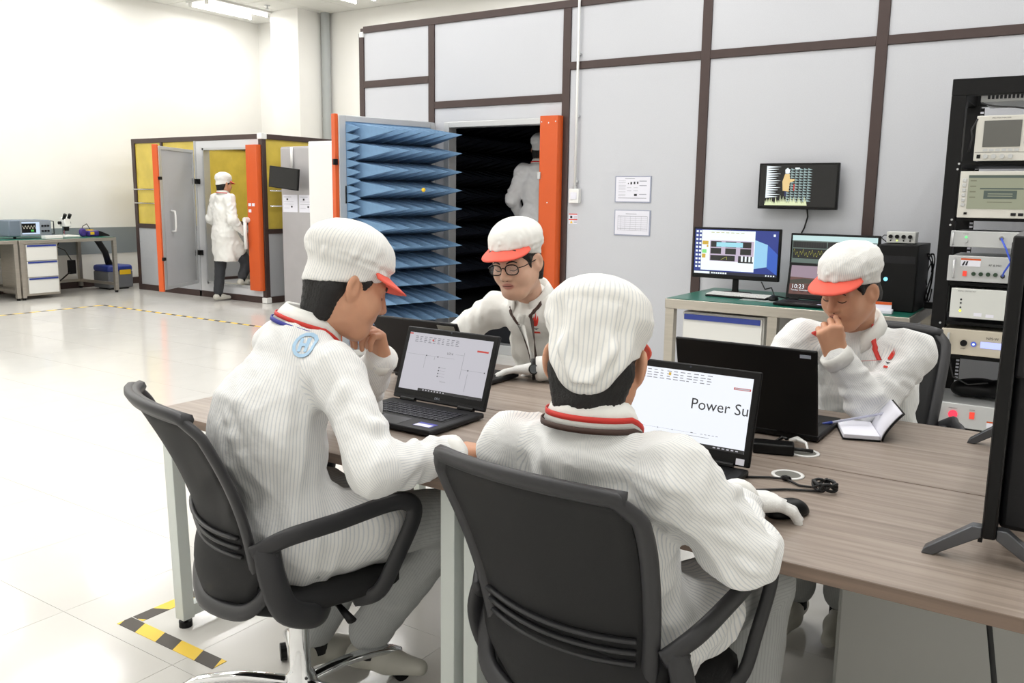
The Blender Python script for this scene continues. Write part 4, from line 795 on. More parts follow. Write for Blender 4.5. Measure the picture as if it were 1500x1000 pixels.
# ------------------------------------------------------------------ equipment rack
rk = thing('equipment_rack', 'tall black open rack full of test instruments', 'rack', (1.73, 3.9, 0))
RW, RD, RH = .62, .75, 2.122
for x in (0, RW-.075):
    for y in (0, RD-.07): MB().b2(x, x+.075, y, y+.07, .05, RH-.09).obj('upright', BLKMETAL, rk, bevel=.003)
for y in (0, RD-.07): MB().b2(0, RW, y, y+.07, RH-.09, RH).obj('crossbar', BLKMETAL, rk, bevel=.003); MB().b2(0, RW, y, y+.07, 0, .1).obj('crossbar', BLKMETAL, rk, bevel=.003)
for x in (0, RW-.05): MB().b2(x, x+.05, .07, RD-.07, RH-.09, RH).obj('side_bar', BLKMETAL, rk); MB().b2(x, x+.05, .07, RD-.07, 0, .08).obj('side_bar', BLKMETAL, rk)
for z in (1.655, 1.345, .98, .755, .56, .14): MB().b2(.03, RW-.03, .01, RD-.05, z, z+.018).obj('shelf', BLKMETAL, rk)
holes = MB()
for k in range(84): holes.b2(.078, .096, RD-.075, RD-.07, .12+k*.0225, .132+k*.0225)
tag(holes.obj('rail_holes', PAPER, rk), kind='stuff')
MB().b2(.076, .1, RD-.07, RD-.066, .1, RH-.1).obj('perforated_rail', BLKMETAL, rk)
for x, z in ((.07, 1.66), (.065, 1.63), (.06, 1.35), (.055, 1.32), (.05, .76), (.05, .57)): MB().cyl((x, 0, z), (x, -.006, z), .006, n=8).obj('bolt', ALU, rk)
SILV = mat('instrument_beige', (206, 204, 196), .45); SIL2 = mat('instrument_silver', (190, 192, 192), .38, metal=.2); LCD = E_('lcd', (186, 190, 160), .55)
def inst(lab, x0, x1, z0, z1, m, yf=-.03, depth=.45):
    t = thing('rack_instrument', lab, 'instrument', (1.73+x0, 3.9+yf, z0), 0, 'instruments in the black rack'); w, h = x1-x0, z1-z0
    MB().b2(0, w, .012, depth, .006, h-.004).obj('case', m, t, bevel=.004); MB().b2(-.004, w+.004, 0, .014, 0, h).obj('front_panel', m, t, bevel=.004)
    return t, w, h, Flat((0, 0, 0), (1, 0, 0), (0, 0, 1), t, .0008)
def knobs(t, pts, r, m, L=.014, name='knob'):
    for x, z in pts: MB().cyl((x, 0, z), (x, -L, z), r, n=14).obj(name, m, t)
# top distribution box
t, w, h, f = inst('pale slotted unit tucked under the top of the rack', .14, .56, 2.0, 2.06, SIL2, .1); f.rects('vent', [(.03+.02*i, .015, .043+.02*i, .045) for i in range(15)], INK)
t, w, h, f = inst('beige analyser with a dark screen on the upper rack shelf', .145, .56, 1.673, 1.915, SILV)
MB().b2(.035, .215, -.004, .0, .075, .215).obj('display', mat('dim_lcd', (92, 92, 88), .3), t); [f.rects('soft_key', [r_], SIL2, 3) for r_ in [(.04+.03*i, .052, .062+.03*i, .064) for i in range(6)]+[(.23, .09+.018*i, .245, .1+.018*i) for i in range(7)]]; f.rects('trim', [(0, .045, w, .047)], INK); knobs(t, [(.055+.04*i, .024) for i in range(4)], .012, SIL2); MB().b2(.012, .03, -.004, 0, .014, .034).obj('power_switch', BLACK, t); f.text('SPECTRUM ANALYZER', .07, .226, .009, INK)
t, w, h, f = inst('beige instrument with a lit pale screen in the middle of the rack', .09, .56, 1.363, 1.618, SILV)
MB().b2(.04, .36, -.003, .0, .05, .235).obj('display', LCD, t); f = Flat((0, -.003, 0), (1, 0, 0), (0, 0, 1), t, .0006); dk_ = E_('lcddark', (92, 110, 100), .5); f.rects('display_picture', [(.04, .218, .36, .232), (.12, .105, .28, .15), (.1, .156, .31, .164)], dk_, 2); f.rects('display_picture', [(.14, .118+.012*i, .26, .122+.012*i) for i in range(2)], LCD, 3); f.rects('display_picture', [(.05, .2-.03*i, .08, .206-.03*i) for i in range(4)]+[(.32, .2-.03*i, .35, .206-.03*i) for i in range(5)]+[(.14, .085, .26, .089)], E_('lcdmid', (150, 150, 120), .5), 2)
for i in range(6): MB().b2(.012, .03, -.006, 0, .062+.027*i, .08+.027*i).obj('soft_key', SIL2, t, bevel=.002)
for i in range(6): MB().b2(.372, .388, -.006, 0, .062+.027*i, .08+.027*i).obj('soft_key', SIL2, t, bevel=.002)
for i in range(4): MB().b2(.26+.035*i, .285+.035*i, -.006, 0, .015, .03).obj('key', DARK, t, bevel=.002)
MB().b2(.03, .045, -.006, 0, .018, .03).obj('power_switch', BLACK, t)
t, w, h, f = inst('slim silver unit with a green light in the rack', .07, .55, 1.2, 1.29, SIL2); knobs(t, [(.075, .035)], .01, SIL2); knobs(t, [(.075, .055)], .006, E_('greenled', (90, 240, 120), 2), .004, 'indicator_lamp'); knobs(t, [(.25, .055)], .012, CHROME, .02, 'connector'); MB().tube([(.012, -.01, .012), (.012, -.03, .02), (.012, -.03, .075), (.012, -.01, .08)], .006, n=8).obj('handle', ALU, t, smooth=True); f.text('SYSTEM', .06, .07, .008, INK)
t, w, h, f = inst('silver unit with a red switch and four green knobs in the rack', .07, .55, 1.008, 1.152, SIL2); MB().b2(.075, .095, -.008, 0, .03, .058).obj('red_switch', E_('redsw', (230, 60, 40), 1.2), t, bevel=.002); knobs(t, [(.13+.036*i, .045) for i in range(4)], .011, mat('dark_green', (40, 62, 44), .4)); f.rects('label', [(.06, .085, .16, .125)], PAPER, 2); f.rects('label', [(.06, .119, .16, .129)], ORANGE, 3); f.polys('emblem', [[(.066, .09), (.075, .088), (.085, .112), (.078, .114)], [(.083, .09), (.092, .09), (.098, .114), (.09, .114)]], INK, 4); f.text('RF & MIC', .2, .09, .016, INK, 2); MB().tube([(.03, -.005, .02), (.03, -.03, .025), (.03, -.03, .115), (.03, -.005, .12)], .007, n=8).obj('handle', ALU, t, smooth=True); knobs(t, [(.275, .04)], .012, CHROME, .02, 'connector')
bc = MB().tube([(1.73+.07+.25, 3.84, 1.255), (2.08, 3.82, 1.2), (2.11, 3.8, 1.13), (2.08, 3.82, 1.07), (2.075, 3.84, 1.05)], .005, n=8).obj('patch_cable', mat('blue_cable', (52, 84, 200), .4), smooth=True); tag(bc, 'blue patch cable linking two silver rack units', 'cable')
t, w, h, f = inst('plain white unit with a column of small lamps in the rack', .1, .55, .8, .968, mat('plain_white_unit', (206, 208, 204), .5)); knobs(t, [(.05, .085), (.05, .105), (.05, .06)], .005, INK, .003, 'indicator_lamp'); knobs(t, [(.05, .04)], .006, E_('yellowled', (220, 230, 60), 2), .004, 'indicator_lamp'); f.rects('label', [(.12, .015, .16, .035), (.18, .012, .22, .03)], PAPER, 2); f.text('DIGITAL CONTROL UNIT', .03, .15, .008, INK)
t, w, h, f = inst('beige unit with a glowing blue readout in the rack', .07, .55, .588, .735, mat('warm_grey_unit', (190, 182, 166), .45)); knobs(t, [(.115, .07)], .018, BLACK); knobs(t, [(.165, .068)], .014, mat('blue_ring', (70, 100, 230), .3), .006, 'button'); knobs(t, [(.165, .068)], .007, E_('white', (1, 1, 1)), .009, 'button_lamp'); MB().b2(.2, .33, -.004, 0, .05, .085).obj('readout', E_('bluelcd', (170, 180, 255), 1.5), t); f.text('NPS-W', .225, .1, .02, INK, 2); MB().b2(.03, .042, -.03, 0, .02, .125).obj('handle', ALU, t, bevel=.003); f.text('POWER', .1, .035, .007, INK, 2)
t, w, h, f = inst('silver power unit with red push button at the bottom of the rack', .05, .57, .165, .305, SIL2); knobs(t, [(.115, .075)], .024, E_('redlamp', (240, 40, 70), 1.6), .012, 'push_button'); MB().b2(.2, .226, -.008, 0, .06, .1).obj('rocker_switch', E_('redsw', (1, 1, 1)), t, bevel=.002); MB().b2(.032, .045, -.035, 0, .02, .12).obj('handle', ALU, t, bevel=.003); f.rects('label', [(.29, .02, .33, .055)], PAPER, 2); f.rects('label', [(.29, .05, .33, .058)], ORANGE, 3); f.text('EMERGENCY', .09, .108, .008, INK, 2); f.text('POWER', .198, .108, .008, INK, 2)
bg = sdf_obj('black_bag', SDF().ell((2.0, 4.15, .36), (.13, .12, .055)).ell((2.12, 4.1, .37), (.08, .1, .06)).ell((1.9, 4.12, .35), (.06, .08, .045)), .012, BLACK, None, 2); tag(bg, 'crumpled black bag lying on the lowest rack unit', 'bag')
for pts, lab in (([(1.84, 3.93, .56), (1.87, 3.92, .45), (1.95, 3.93, .41), (2.05, 3.95, .43)], 'black cable drooping above the crumpled bag in the rack'), ([(1.875, 3.87, 1.9), (1.85, 3.86, 1.84), (1.86, 3.85, 1.8), (1.845, 3.86, 1.72)], 'black adapter lead beside the beige analyser in the rack'), ([(1.88, 3.9, 1.985), (1.95, 3.88, 1.965), (2.05, 3.87, 1.955), (2.2, 3.9, 1.93)], 'thin black cable across the top of the rack')):
    o = MB().tube(pts, .005, n=6).obj('rack_cable', CABLE, smooth=True); tag(o, lab, 'cable')
# ------------------------------------------------------------------ office chairs
MESHF = mat('black_mesh_fabric', (22, 22, 24), .7, alpha=.9, bump=.35, bscale=700); SEATF = mat('black_seat_fabric', (20, 20, 22), .85, bump=.1, bscale=500)
FRAMEP = mat('dark_grey_chair_frame', (40, 40, 43), .45, bump=.02, bscale=300)
def smoothpath(pts, n=6):
    P = [Vector(p) for p in pts]; out = []
    for i in range(len(P)-1):
        a = P[max(i-1, 0)]; b = P[i]; c = P[i+1]; d = P[min(i+2, len(P)-1)]
        for k in range(n):
            t = k/n; out.append(.5*((2*b)+(c-a)*t+(2*a-5*b+4*c-d)*t*t+(3*b-a-3*c+d)*t**3))
    return out+[P[-1]]
def back_pt(u, v):
    z = .505+.45*v; w = .185+.045*min(1, v*1.25); y = -.215-.175*v+.025*math.sin(PI*v)+.06*u*u*(.6+.4*v)
    return V(u*w, y, z-.012*v*u*u)
def make_chair():
    t = thing('office_chair', 'x', 'chair', (0, 0, 0), 0, 'black mesh office chairs round the tables')
    hb = MB().lathe([(.03, .06), (.045, .07), (.048, .1), (.04, .125), (.03, .14), (.027, .33), (.0, .33)], n=24).obj('gas_lift', CHROME, t, smooth=False); sharp(hb)
    MB().cyl((0, 0, .33), (0, 0, .4), .03, n=16).obj('lift_shroud', BLACK, t)
    for k in range(5):
        a = 2*PI*k/5+.35; d = V(math.cos(a), math.sin(a), 0)
        s = MB().tube(smoothpath([d*.03+V(0, 0, .1), d*.15+V(0, 0, .115), d*.27+V(0, 0, .105), d*.315+V(0, 0, .085)]), .02, n=10, flat=(1, .75), up=(0, 0, 1)).obj('base_arm', CHROME, t, smooth=True)
        c = MB().cyl(d*.315+V(0, 0, .05), d*.315+V(0, 0, .095), .012, n=10); tt = V(-d.y, d.x, 0)
        for q in (-1, 1): c.cyl(d*.315+tt*q*.008+V(0, 0, .027), d*.315+tt*q*.027+V(0, 0, .027), .027, n=16)
        MB.obj(c, 'caster', BLACK, s)
    MB().b2(-.1, .1, -.12, .12, .385, .42).obj('tilt_mechanism', BLACK, t, bevel=.01); MB().tube([(.08, .03, .4), (.2, .03, .395), (.27, .03, .385)], [.008, .009, .014], n=8, flat=(1, .6)).obj('tilt_lever', BLACK, t, smooth=True)
    def seat(u, v):
        a = 2*PI*u; r = (abs(math.cos(a))**3.2+abs(math.sin(a))**3.2)**(-1/3.2); prof = [(0, .47), (.7, .468), (.92, .462), (1, .445), (1, .425), (.93, .412), (0, .41)]
        i = min(int(v*6), 5); f_ = v*6-i; rr = prof[i][0]*(1-f_)+prof[i+1][0]*f_; z = prof[i][1]*(1-f_)+prof[i+1][1]*f_
        y = .015+.235*r*rr*math.sin(a); return V(.238*r*rr*math.cos(a), y, z-.02*max(0, (y-.12)/.12)**2)
    MB().grid(seat, 44, 12).obj('seat', SEATF, t, smooth=True)
    bk = MB().grid(lambda u, v: back_pt((2*u-1)*.93, .03+.94*v), 16, 16).obj('backrest', MESHF, t, smooth=True, solid=.006)
    def outline():
        o = [back_pt(1, v) for v in np.linspace(.0, .9, 14)]+[back_pt(u, 1-.1*max(0, abs(u)-.8)**2/.04) for u in np.linspace(.97, -.97, 17)]+[back_pt(-1, v) for v in np.linspace(.9, 0, 14)]
        return o
    MB().tube(outline(), .017, n=10, flat=(.75, 1.15), up=None).obj('back_frame', FRAMEP, bk, smooth=True)
    MB().tube([back_pt(u, .985)+V(0, .004, .003) for u in np.linspace(-.93, .93, 17)], .017, n=8).obj('top_rail', FRAMEP, bk, smooth=True)
    for k in range(3): MB().tube([back_pt(u, .26-.06*k+.03*u*u)+V(0, -.01, 0) for u in np.linspace(-.9, .9, 15)], .0075, n=8, flat=(1, .7)).obj('lumbar_band', FRAMEP, bk, smooth=True)
    low = MB().grid(lambda u, v: V((2*u-1)*(.205+.03*v-.05*(1-v)**2), -.235-.01*(1-v)+.075*(2*u-1)**2-.02*math.sin(PI*v), .425+.16*v), 16, 8).obj('lower_back', MESHF, t, smooth=True, solid=.006)
    MB().tube(smoothpath([(-.235, -.15, .6), (-.228, -.17, .5), (-.17, -.215, .435), (0, -.252, .415), (.17, -.215, .435), (.228, -.17, .5), (.235, -.15, .6)]), .018, n=10, flat=(.7, 1.2)).obj('lower_frame', FRAMEP, low, smooth=True)
    for s in (-1, 1):
        x = s*.262
        ar = MB().tube(smoothpath([(s*.225, -.2, .6), (x, -.13, .638), (x, .0, .65), (x, .14, .668), (x, .2, .66), (x, .215, .62), (s*.255, .17, .52), (s*.245, .12, .43), (s*.2, .07, .405)]), .024, n=10, flat=(1.0, .55), up=(1, 0, 0)).obj('armrest', FRAMEP, t, smooth=True)
        MB().tube(smoothpath([(s*.235, -.17, .615), (s*.255, -.165, .54), (s*.25, -.13, .45), (s*.23, -.05, .405), (s*.18, .0, .4)]), .034, n=10, flat=(1.0, .45), up=(1, 0, 0)).obj('arm_bracket', FRAMEP, ar, smooth=True)
    return t
CH = [((.76, -.08, 0), -20, 'black mesh office chair of the man resting his chin on his hand'), ((1.69, -.01, 0), -5, 'black mesh office chair of the man holding a mouse in a white glove'),
      ((.6, 1.66, 0), 180, 'black mesh office chair of the man in glasses'), ((1.88, 1.72, 0), 192, 'black mesh office chair of the frowning man with a fist at his mouth')]
proto = make_chair()
for i, (l, r, lab) in enumerate(CH):
    if i == 0: proto.location = l; proto.rotation_euler = (0, 0, math.radians(r)); proto['label'] = lab
    else: copy_tree(proto, None, l, math.radians(r), lab)
# ------------------------------------------------------------------ people
def skin_mat(name, rgb, lip):
    m = bpy.data.materials.new(name); m.use_nodes = True; N = m.node_tree.nodes; L = m.node_tree.links; b = N['Principled BSDF']; b.inputs['Roughness'].default_value = .5
    a = N.new('ShaderNodeAttribute'); a.attribute_name = 'u'; mx = N.new('ShaderNodeMix'); mx.data_type = 'RGBA'; L.new(a.outputs['Fac'], mx.inputs[0])
    n = N.new('ShaderNodeTexNoise'); n.inputs['Scale'].default_value = 30; mr = N.new('ShaderNodeMapRange'); mr.inputs[3].default_value = .93; mr.inputs[4].default_value = 1.07; L.new(n.outputs[0], mr.inputs[0])
    sc = N.new('ShaderNodeVectorMath'); sc.operation = 'SCALE'; sc.inputs[0].default_value = lin(rgb); L.new(mr.outputs[0], sc.inputs['Scale']); L.new(sc.outputs[0], mx.inputs[6]); mx.inputs[7].default_value = (*lin(lip), 1); L.new(mx.outputs[2], b.inputs['Base Color'])
    b.inputs['Subsurface Weight'].default_value = .12; b.inputs['Subsurface Radius'].default_value = (.01, .004, .002); b.inputs['Subsurface Scale'].default_value = .5
    return m
COATM = stripe_mat('white_pinstripe_cloth', (234, 234, 232), (209, 212, 215), .0074, .3, .85, bump=.3)
COATP = mat('plain_white_cloth', (232, 232, 228), .85, bump=.25, bscale=30)
CAPM = stripe_mat('white_cap_cloth', (235, 234, 230), (212, 214, 215), .0068, .28, .85, bump=.25)
BRIM = mat('coral_red_brim', (236, 96, 78), .7); HAIR = mat('black_hair', (17, 15, 15), .55, bump=.5, bscale=220, stretch=(4, 4, 1)); SOCK = mat('black_sock', (24, 24, 27), .9)
TROU = stripe_mat('pale_grey_trousers', (176, 178, 177), (164, 166, 166), .008, .3, .85, bump=.3); DTROU = mat('dark_trousers', (52, 54, 58), .85, bump=.2, bscale=40)
GLOVE = mat('white_knit_glove', (230, 230, 228), .9, bump=.25, bscale=260); SHOE = mat('white_work_shoe', (196, 194, 184), .6); STRAPR = mat('red_ribbon', (206, 52, 44), .6); STRAPD = mat('dark_brown_strap', (64, 42, 34), .6); STRAPB = mat('blue_ribbon', (52, 56, 150), .6)
SKINA = skin_mat('tan_skin', (204, 152, 122), (164, 92, 82)); SKINC = skin_mat('light_skin', (216, 174, 150), (186, 112, 104))
def unit(v): v = np.array(v, float); return v/np.linalg.norm(v)
def head_R(phi, pitch, roll=0):
    """phi: compass angle clockwise from +Y (deg); pitch: downwards (deg); columns right, forward, up"""
    M = Matrix.Rotation(-math.radians(phi), 3, 'Z') @ Matrix.Rotation(-math.radians(pitch), 3, 'X') @ Matrix.Rotation(math.radians(roll), 3, 'Y'); return np.array(M)
def head_sdf(full=1):
    s = SDF()
    s.ell((0, -.012, .03), (.075, .096, .088)).ell((0, .024, -.035), (.062, .066, .082), k=.03)
    s.cone((0, .066, -.093), (0, .06, -.1), .022, .024, k=.03)
    for q in (-1, 1):
        s.cone((q*.054, .0, -.05), (q*.03, .052, -.098), .02, .018, k=.035).ell((q*.04, .058, -.03), (.026, .026, .03), k=.03)
        s.cone((q*.012, .082, .022), (q*.045, .07, .02), .012, .011, k=.015)
    for q in (-1, 1): s.cut((q*.031, .1, .003), (.02, .019, .013), k=.02)
    for q in (-1, 1): s.ell((q*.031, .071, .002), (.0155, .0145, .0125), k=.006)
    s.cone((0, .086, .014), (0, .105, -.028), .009, .0125, k=.012)
    for q in (-1, 1): s.ell((q*.014, .094, -.033), (.0095, .011, .009), k=.008)
    s.cone((-.02, .078, -.058), (.02, .078, -.058), .0115, k=.01); s.ell((0, .086, -.0585), (.02, .007, .0055), k=.006).ell((0, .0855, -.0685), (.017, .0075, .006), k=.006)
    s.cutcone((-.019, .0965, -.0632), (.019, .0965, -.0632), .0035, k=.005)
    for q in (-1, 1):
        s.ell((q*.082, -.010, -.008), (.0085, .022, .034), np.array(Matrix.Rotation(q*.5, 3, 'Z')@Matrix.Rotation(.2, 3, 'X')), k=.008)
        s.cut((q*.095, -.004, -.003), (.012, .012, .02), k=.006)
    s.cone((0, -.03, -.05), (0, -.034, -.085), .052, .05, k=.04)
    return s
HS = head_sdf(); HV, HQ = HS.mesh(.0031); HV = smooth_v(HV, HQ, 1, .4)
def lip_u(v):
    d = np.sqrt((v[:, 0]/.023)**2+((v[:, 1]-.09)/.03)**2+((v[:, 2]+.0635)/.0115)**2); return np.clip((1.15-d)*3, 0, .75)
HU = lip_u(HV); HBV = BVHTree.FromPolygons([tuple(x) for x in HV], [tuple(int(i) for i in f) for f in HQ])
def face_pt(x, z, off=.0):
    r = HBV.ray_cast(Vector((x, .3, z)), Vector((0, -1, 0)))[0]; return (r if r is not None else Vector((x, .08, z)))+Vector((0, off, 0))
FING = [(.042, .026, .021), (.047, .03, .022), (.043, .028, .021), (.034, .021, .019)]
def hand_sdf(w, d, n, left, curl, spread=.1, scale=1., thumb=(.55, .75, .25), tcurl=.25, rad=1.):
    w = np.array(w, float); d = unit(d); n = np.array(n, float); n = unit(n-d*(n@d)); s_ = np.cross(d, n)*(-1 if left else 1)
    S = SDF(); K = scale; offs = (.031, .0105, -.0105, -.03)
    S.cone(w-d*.03*K, w+d*.015*K, .026*K*rad, .027*K*rad, k=.02, sq=(n, .72))
    for i, o in enumerate(offs):
        kn = w+d*(.092-.006*abs(i-1))*K+s_*o*K; S.cone(w+d*.012*K+s_*o*.55*K, kn, .0155*K*rad, .0118*K*rad, k=.018)
        c = curl[i] if isinstance(curl[0], (list, tuple)) else curl; a = 0; p = kn; base = unit(d+s_*spread*(1.4-i)*.9)
        for j, L in enumerate(FING[i]):
            a += c[j]; q = p+(base*math.cos(a)+n*math.sin(a))*L*K; S.cone(p, q, (.0098-.0009*j)*K*rad, (.0092-.0010*j)*K*rad, k=.0035); p = q
    p = w+d*.02*K+s_*.02*K; a0 = unit(d*thumb[0]+s_*thumb[1]+n*thumb[2])
    for j, L in enumerate((.045, .034, .028)):
        q = p+a0*L*K; S.cone(p, q, (.0155-.0025*j)*K*rad, (.0125-.002*j)*K*rad, k=.012 if j == 0 else .005); p = q; a0 = unit(a0+(d*.8-s_*.5+n*.3)*tcurl)
    return S
def folds(v, N, segs):
    D = np.zeros(len(v))
    for p0, p1, w, a in segs:
        p0 = np.array(p0, float); p1 = np.array(p1, float); ab = p1-p0; q = v-p0; t = np.clip((q@ab)/max(ab@ab, 1e-9), 0, 1); d = np.linalg.norm(q-t[:, None]*ab, axis=1)
        tap = .35+.65*np.sin(np.clip(t, .02, .98)*PI); D += a*tap*(np.exp(-(d/w)**2)-.55*np.exp(-((d-1.9*w)/w)**2))
    return v+N*D[:, None]
def rumple(v, N, amp, seed, sc=1.):
    r = np.random.RandomState(seed); D = np.zeros(len(v))
    for k in range(7):
        f = unit(r.normal(size=3))*(2*PI/(r.uniform(.06, .17)*sc)); g = unit(r.normal(size=3))*(2*PI/.25); ph = r.uniform(0, 6, 2)
        D += (1-2*np.abs(np.sin(.5*(v@f)+1.3*np.sin(v@g+ph[1])+ph[0])))*r.uniform(.4, 1)
    return v+N*(amp*D/3.2)[:, None]
def ribbon(name, bvh, pts, width, m, parent, off=.002, wdir=None, n=8):
    """cloth strip laid on a surface along a path (projected to nearest points)"""
    P = smoothpath(pts, n); b = MB(); rows = []
    for i, p in enumerate(P):
        loc, nor, _, _ = bvh.find_nearest(p); t = (P[min(i+1, len(P)-1)]-P[max(i-1, 0)]).normalized(); w = nor.cross(t).normalized()
        row = []
        for k in (-1, 0, 1):
            q = loc+w*k*width/2; l2, n2, _, _ = bvh.find_nearest(q); row.append(l2+n2*off)
        rows.append(row)
    b.add([x for r in rows for x in r], [(i*3+k, i*3+k+1, (i+1)*3+k+1, (i+1)*3+k) for i in range(len(rows)-1) for k in range(2)])
    return b.obj(name, m, parent, smooth=True, world=True, solid=.0014)
def decal(name, bvh, c, ex, ey, polys, m, parent, off=.0022, look=None):
    b = MB(); c = Vector(c); ex = Vector(ex).normalized(); ey = Vector(ey).normalized()
    for poly in polys:
        pts = []
        for x, y in poly:
            l = None
            if look is not None: l, n_, _, _ = bvh.ray_cast(c+ex*x+ey*y-Vector(look)*.6, Vector(look))
            if l is None: l, n_, _, _ = bvh.find_nearest(c+ex*x+ey*y)
            pts.append(l+n_*off)
        b.add(pts, [tuple(range(len(pts)))])
    return b.obj(name, m, parent, world=True, solid=.0008)
def person(name_label, base, J, o):
    t = thing('person', name_label, 'person', base)
    inv = np.array(MW[t].inverted())
    def toL(v): return v@inv[:3, :3].T+inv[:3, 3]
    A = {k: np.array(x, float) for k, x in J.items() if k not in ('R',)}
    R = J['R']; hs = o.get('hs', 1.06)
    fwd = unit(o['fwd']); rt = unit(np.cross(fwd, (0, 0, 1)))
    hp, cs = A['hip'], A['chest']; A['neck'] = (A['shL']+A['shR'])/2+np.array((0, 0, o.get('neck_up', .06)))+fwd*.012; hbase = A['head']+R@np.array((0, -.032, -.07))*hs
    # ---- body
    S = SDF(); S.cone(hp, cs, .115, .115, k=.05, sq=(fwd, .75)).cone(A['shL'], A['shR'], .045, k=.05).cone(cs, A['neck'], .09, .05, k=.05)
    for q in 'LR':
        if o.get('arms', 1): S.cone(A['sh'+q], A['el'+q], .045, .04, k=.03).cone(A['el'+q], A['wr'+q], .038, .027, k=.02)
        hipq = hp+rt*(.085 if q == 'R' else -.085)
        S.cone(hipq, A['kn'+q], .075, .055, k=.04).cone(A['kn'+q], A['an'+q], .052, .034, k=.02)
    bv, bq = S.mesh(.014); bu = np.zeros(len(bv)); V_ = [bv]; Q_ = [bq]; U_ = [bu]; nb = len(bv)
    nv, nq = SDF().cone(hbase, A['neck']-np.array((0, 0, .02)), .052*hs, .054, k=.02).cone(A['neck']-np.array((0, 0, .02)), A['neck']-np.array((0, 0, .06)), .054, .055, k=.02).mesh(.007); V_.append(nv); Q_.append(nq+nb); U_.append(np.zeros(len(nv))); nb += len(nv)
    hv = (HV*hs)@R.T+A['head']; V_.append(hv); Q_.append(HQ+nb); U_.append(HU); nb += len(hv)
    for q in 'LR':
        h = o.get('hand'+q)
        if h and not h.get('glove'):
            v, f_ = hand_sdf(A['wr'+q], h['d'], h['n'], q == 'L', h['curl'], h.get('spread', .1), h.get('scale', 1.0), h.get('thumb', (.55, .75, .25)), h.get('tcurl', .25)).mesh(.003); v = smooth_v(v, f_, 1, .4); V_.append(v); Q_.append(f_+nb); U_.append(np.zeros(len(v))); nb += len(v)
    body = link(bpy.data.objects.new('body', np_mesh('body', toL(np.concatenate(V_)), np.concatenate(Q_), o['skin'], np.concatenate(U_))), t)
    for q in 'LR':
        h = o.get('hand'+q)
        if h and h.get('glove'):
            v, f_ = hand_sdf(A['wr'+q], h['d'], h['n'], q == 'L', h['curl'], h.get('spread', .1), h.get('scale', 1.06), h.get('thumb', (.55, .75, .25)), h.get('tcurl', .25), 1.12).mesh(.003); v = smooth_v(v, f_, 2, .5)
            link(bpy.data.objects.new('glove', np_mesh('glove', toL(v), f_, GLOVE)), t)
    # ---- trousers
    T = SDF()
    for i, q in enumerate('LR'):
        hipq = hp+rt*(.085 if q == 'R' else -.085); T.cone(hipq, A['kn'+q], .098, .078, k=.05, tagid=i).cone(A['kn'+q], A['an'+q]+np.array((0, 0, .05)), .076, .066, k=.02, tagid=2+i)
    T.cone(hp-rt*.06, hp+rt*.06, .12, k=.05)
    v, f_ = T.mesh(.011); n_ = vnormals(v, f_); v = rumple(v, n_, .004, o.get('seed', 1)+5, .8); tg = T.nearest_tag(v); u = np.zeros(len(v))
    for i, q in enumerate('LR'):
        for k, (a, b) in enumerate(((hp, A['kn'+q]), (A['kn'+q], A['an'+q]))):
            m = tg == i+2*k; ax = unit(b-a); e1 = unit(np.cross(ax, rt+np.array((.01, .02, .03)))); e2 = np.cross(ax, e1); w = v[m]-a; u[m] = np.arctan2(w@e2, w@e1)*.075
    link(bpy.data.objects.new('trousers', np_mesh('trousers', toL(v), f_, o.get('trousers', TROU), u)), t)
    # ---- shoes and socks
    for q in 'LR':
        an, to = A['an'+q], A['to'+q]; d = unit((to-an)*np.array((1, 1, 0))); g = np.array((an[0], an[1], an[2]-.075))
        s = SDF().cone(g-d*.045+np.array((0, 0, .034)), g+d*.06+np.array((0, 0, .034)), .034, .036, k=.03).cone(g+d*.06+np.array((0, 0, .03)), g+d*.155+np.array((0, 0, .024)), .038, .026, k=.03).cone(g-d*.03+np.array((0, 0, .05)), g+np.array((0, 0, .07)), .036, .036, k=.02).plane(g+np.array((0, 0, .003)), (0, 0, -1))
        sh = sdf_obj('shoe', s, .006, SHOE, t, 2)
        for k_ in (0, 1):
            c = g+d*(.05+.06*k_)+np.array((0, 0, .052-.008*k_)); MB().sphere(c, .016-.005*k_, 10, (1, 1, .8)).obj('vent_hole', BLACK, sh, smooth=True, world=True)
        MB().tube([an+np.array((0, 0, -.03)), an+np.array((0, 0, .07))], .04, n=14).obj('sock', SOCK, t, smooth=True, world=True)
    # ---- coat
    C = SDF(); b0 = o.get('bulk', 1.)
    C.cone(hp+np.array((0, 0, .0)), cs, .165*b0, .158*b0, k=.07, sq=(fwd, .78), tagid=0).cone(cs, (A['shL']+A['shR'])/2-np.array((0, 0, .03)), .155*b0, .10, k=.06, sq=(fwd, .8), tagid=0)
    C.cone(A['shL'], A['shR'], .058, k=.06, tagid=0).cone((A['shL']+A['shR'])/2, A['neck']-unit(A['neck']-cs)*.01, .085, .06, k=.06, tagid=0)
    slr = o.get('sleeve', (.068, .064, .05))
    if o.get('arms', 1):
        for i, q in enumerate('LR'):
            C.cone(A['sh'+q], A['el'+q], slr[0], slr[1]+.004, k=.05, tagid=1+i).cone(A['el'+q], A['wr'+q]-unit(A['wr'+q]-A['el'+q])*.01, slr[1]+.003, slr[2], k=.03, tagid=3+i)
    hem = o.get('hem', .5)
    for i, q in enumerate('LR'):
        hipq = hp+rt*(.085 if q == 'R' else -.085); kn = hipq+(A['kn'+q]-hipq)*hem; C.cone(hipq+np.array((0, 0, .01)), kn+np.array((0, 0, .012)), .118, .108, k=.06, tagid=0)
    for e in o.get('coat_extra', []): C.cone(*e[:4], k=.05, sq=e[4] if len(e) > 4 else None, tagid=0)
    for pl_ in o.get('coat_cut', []): C.plane(*pl_)
    v, f_ = C.mesh(o.get('coat_h', .0075)); v = smooth_v(v, f_, 1); n_ = vnormals(v, f_); tg = C.nearest_tag(v); u = np.zeros(len(v))
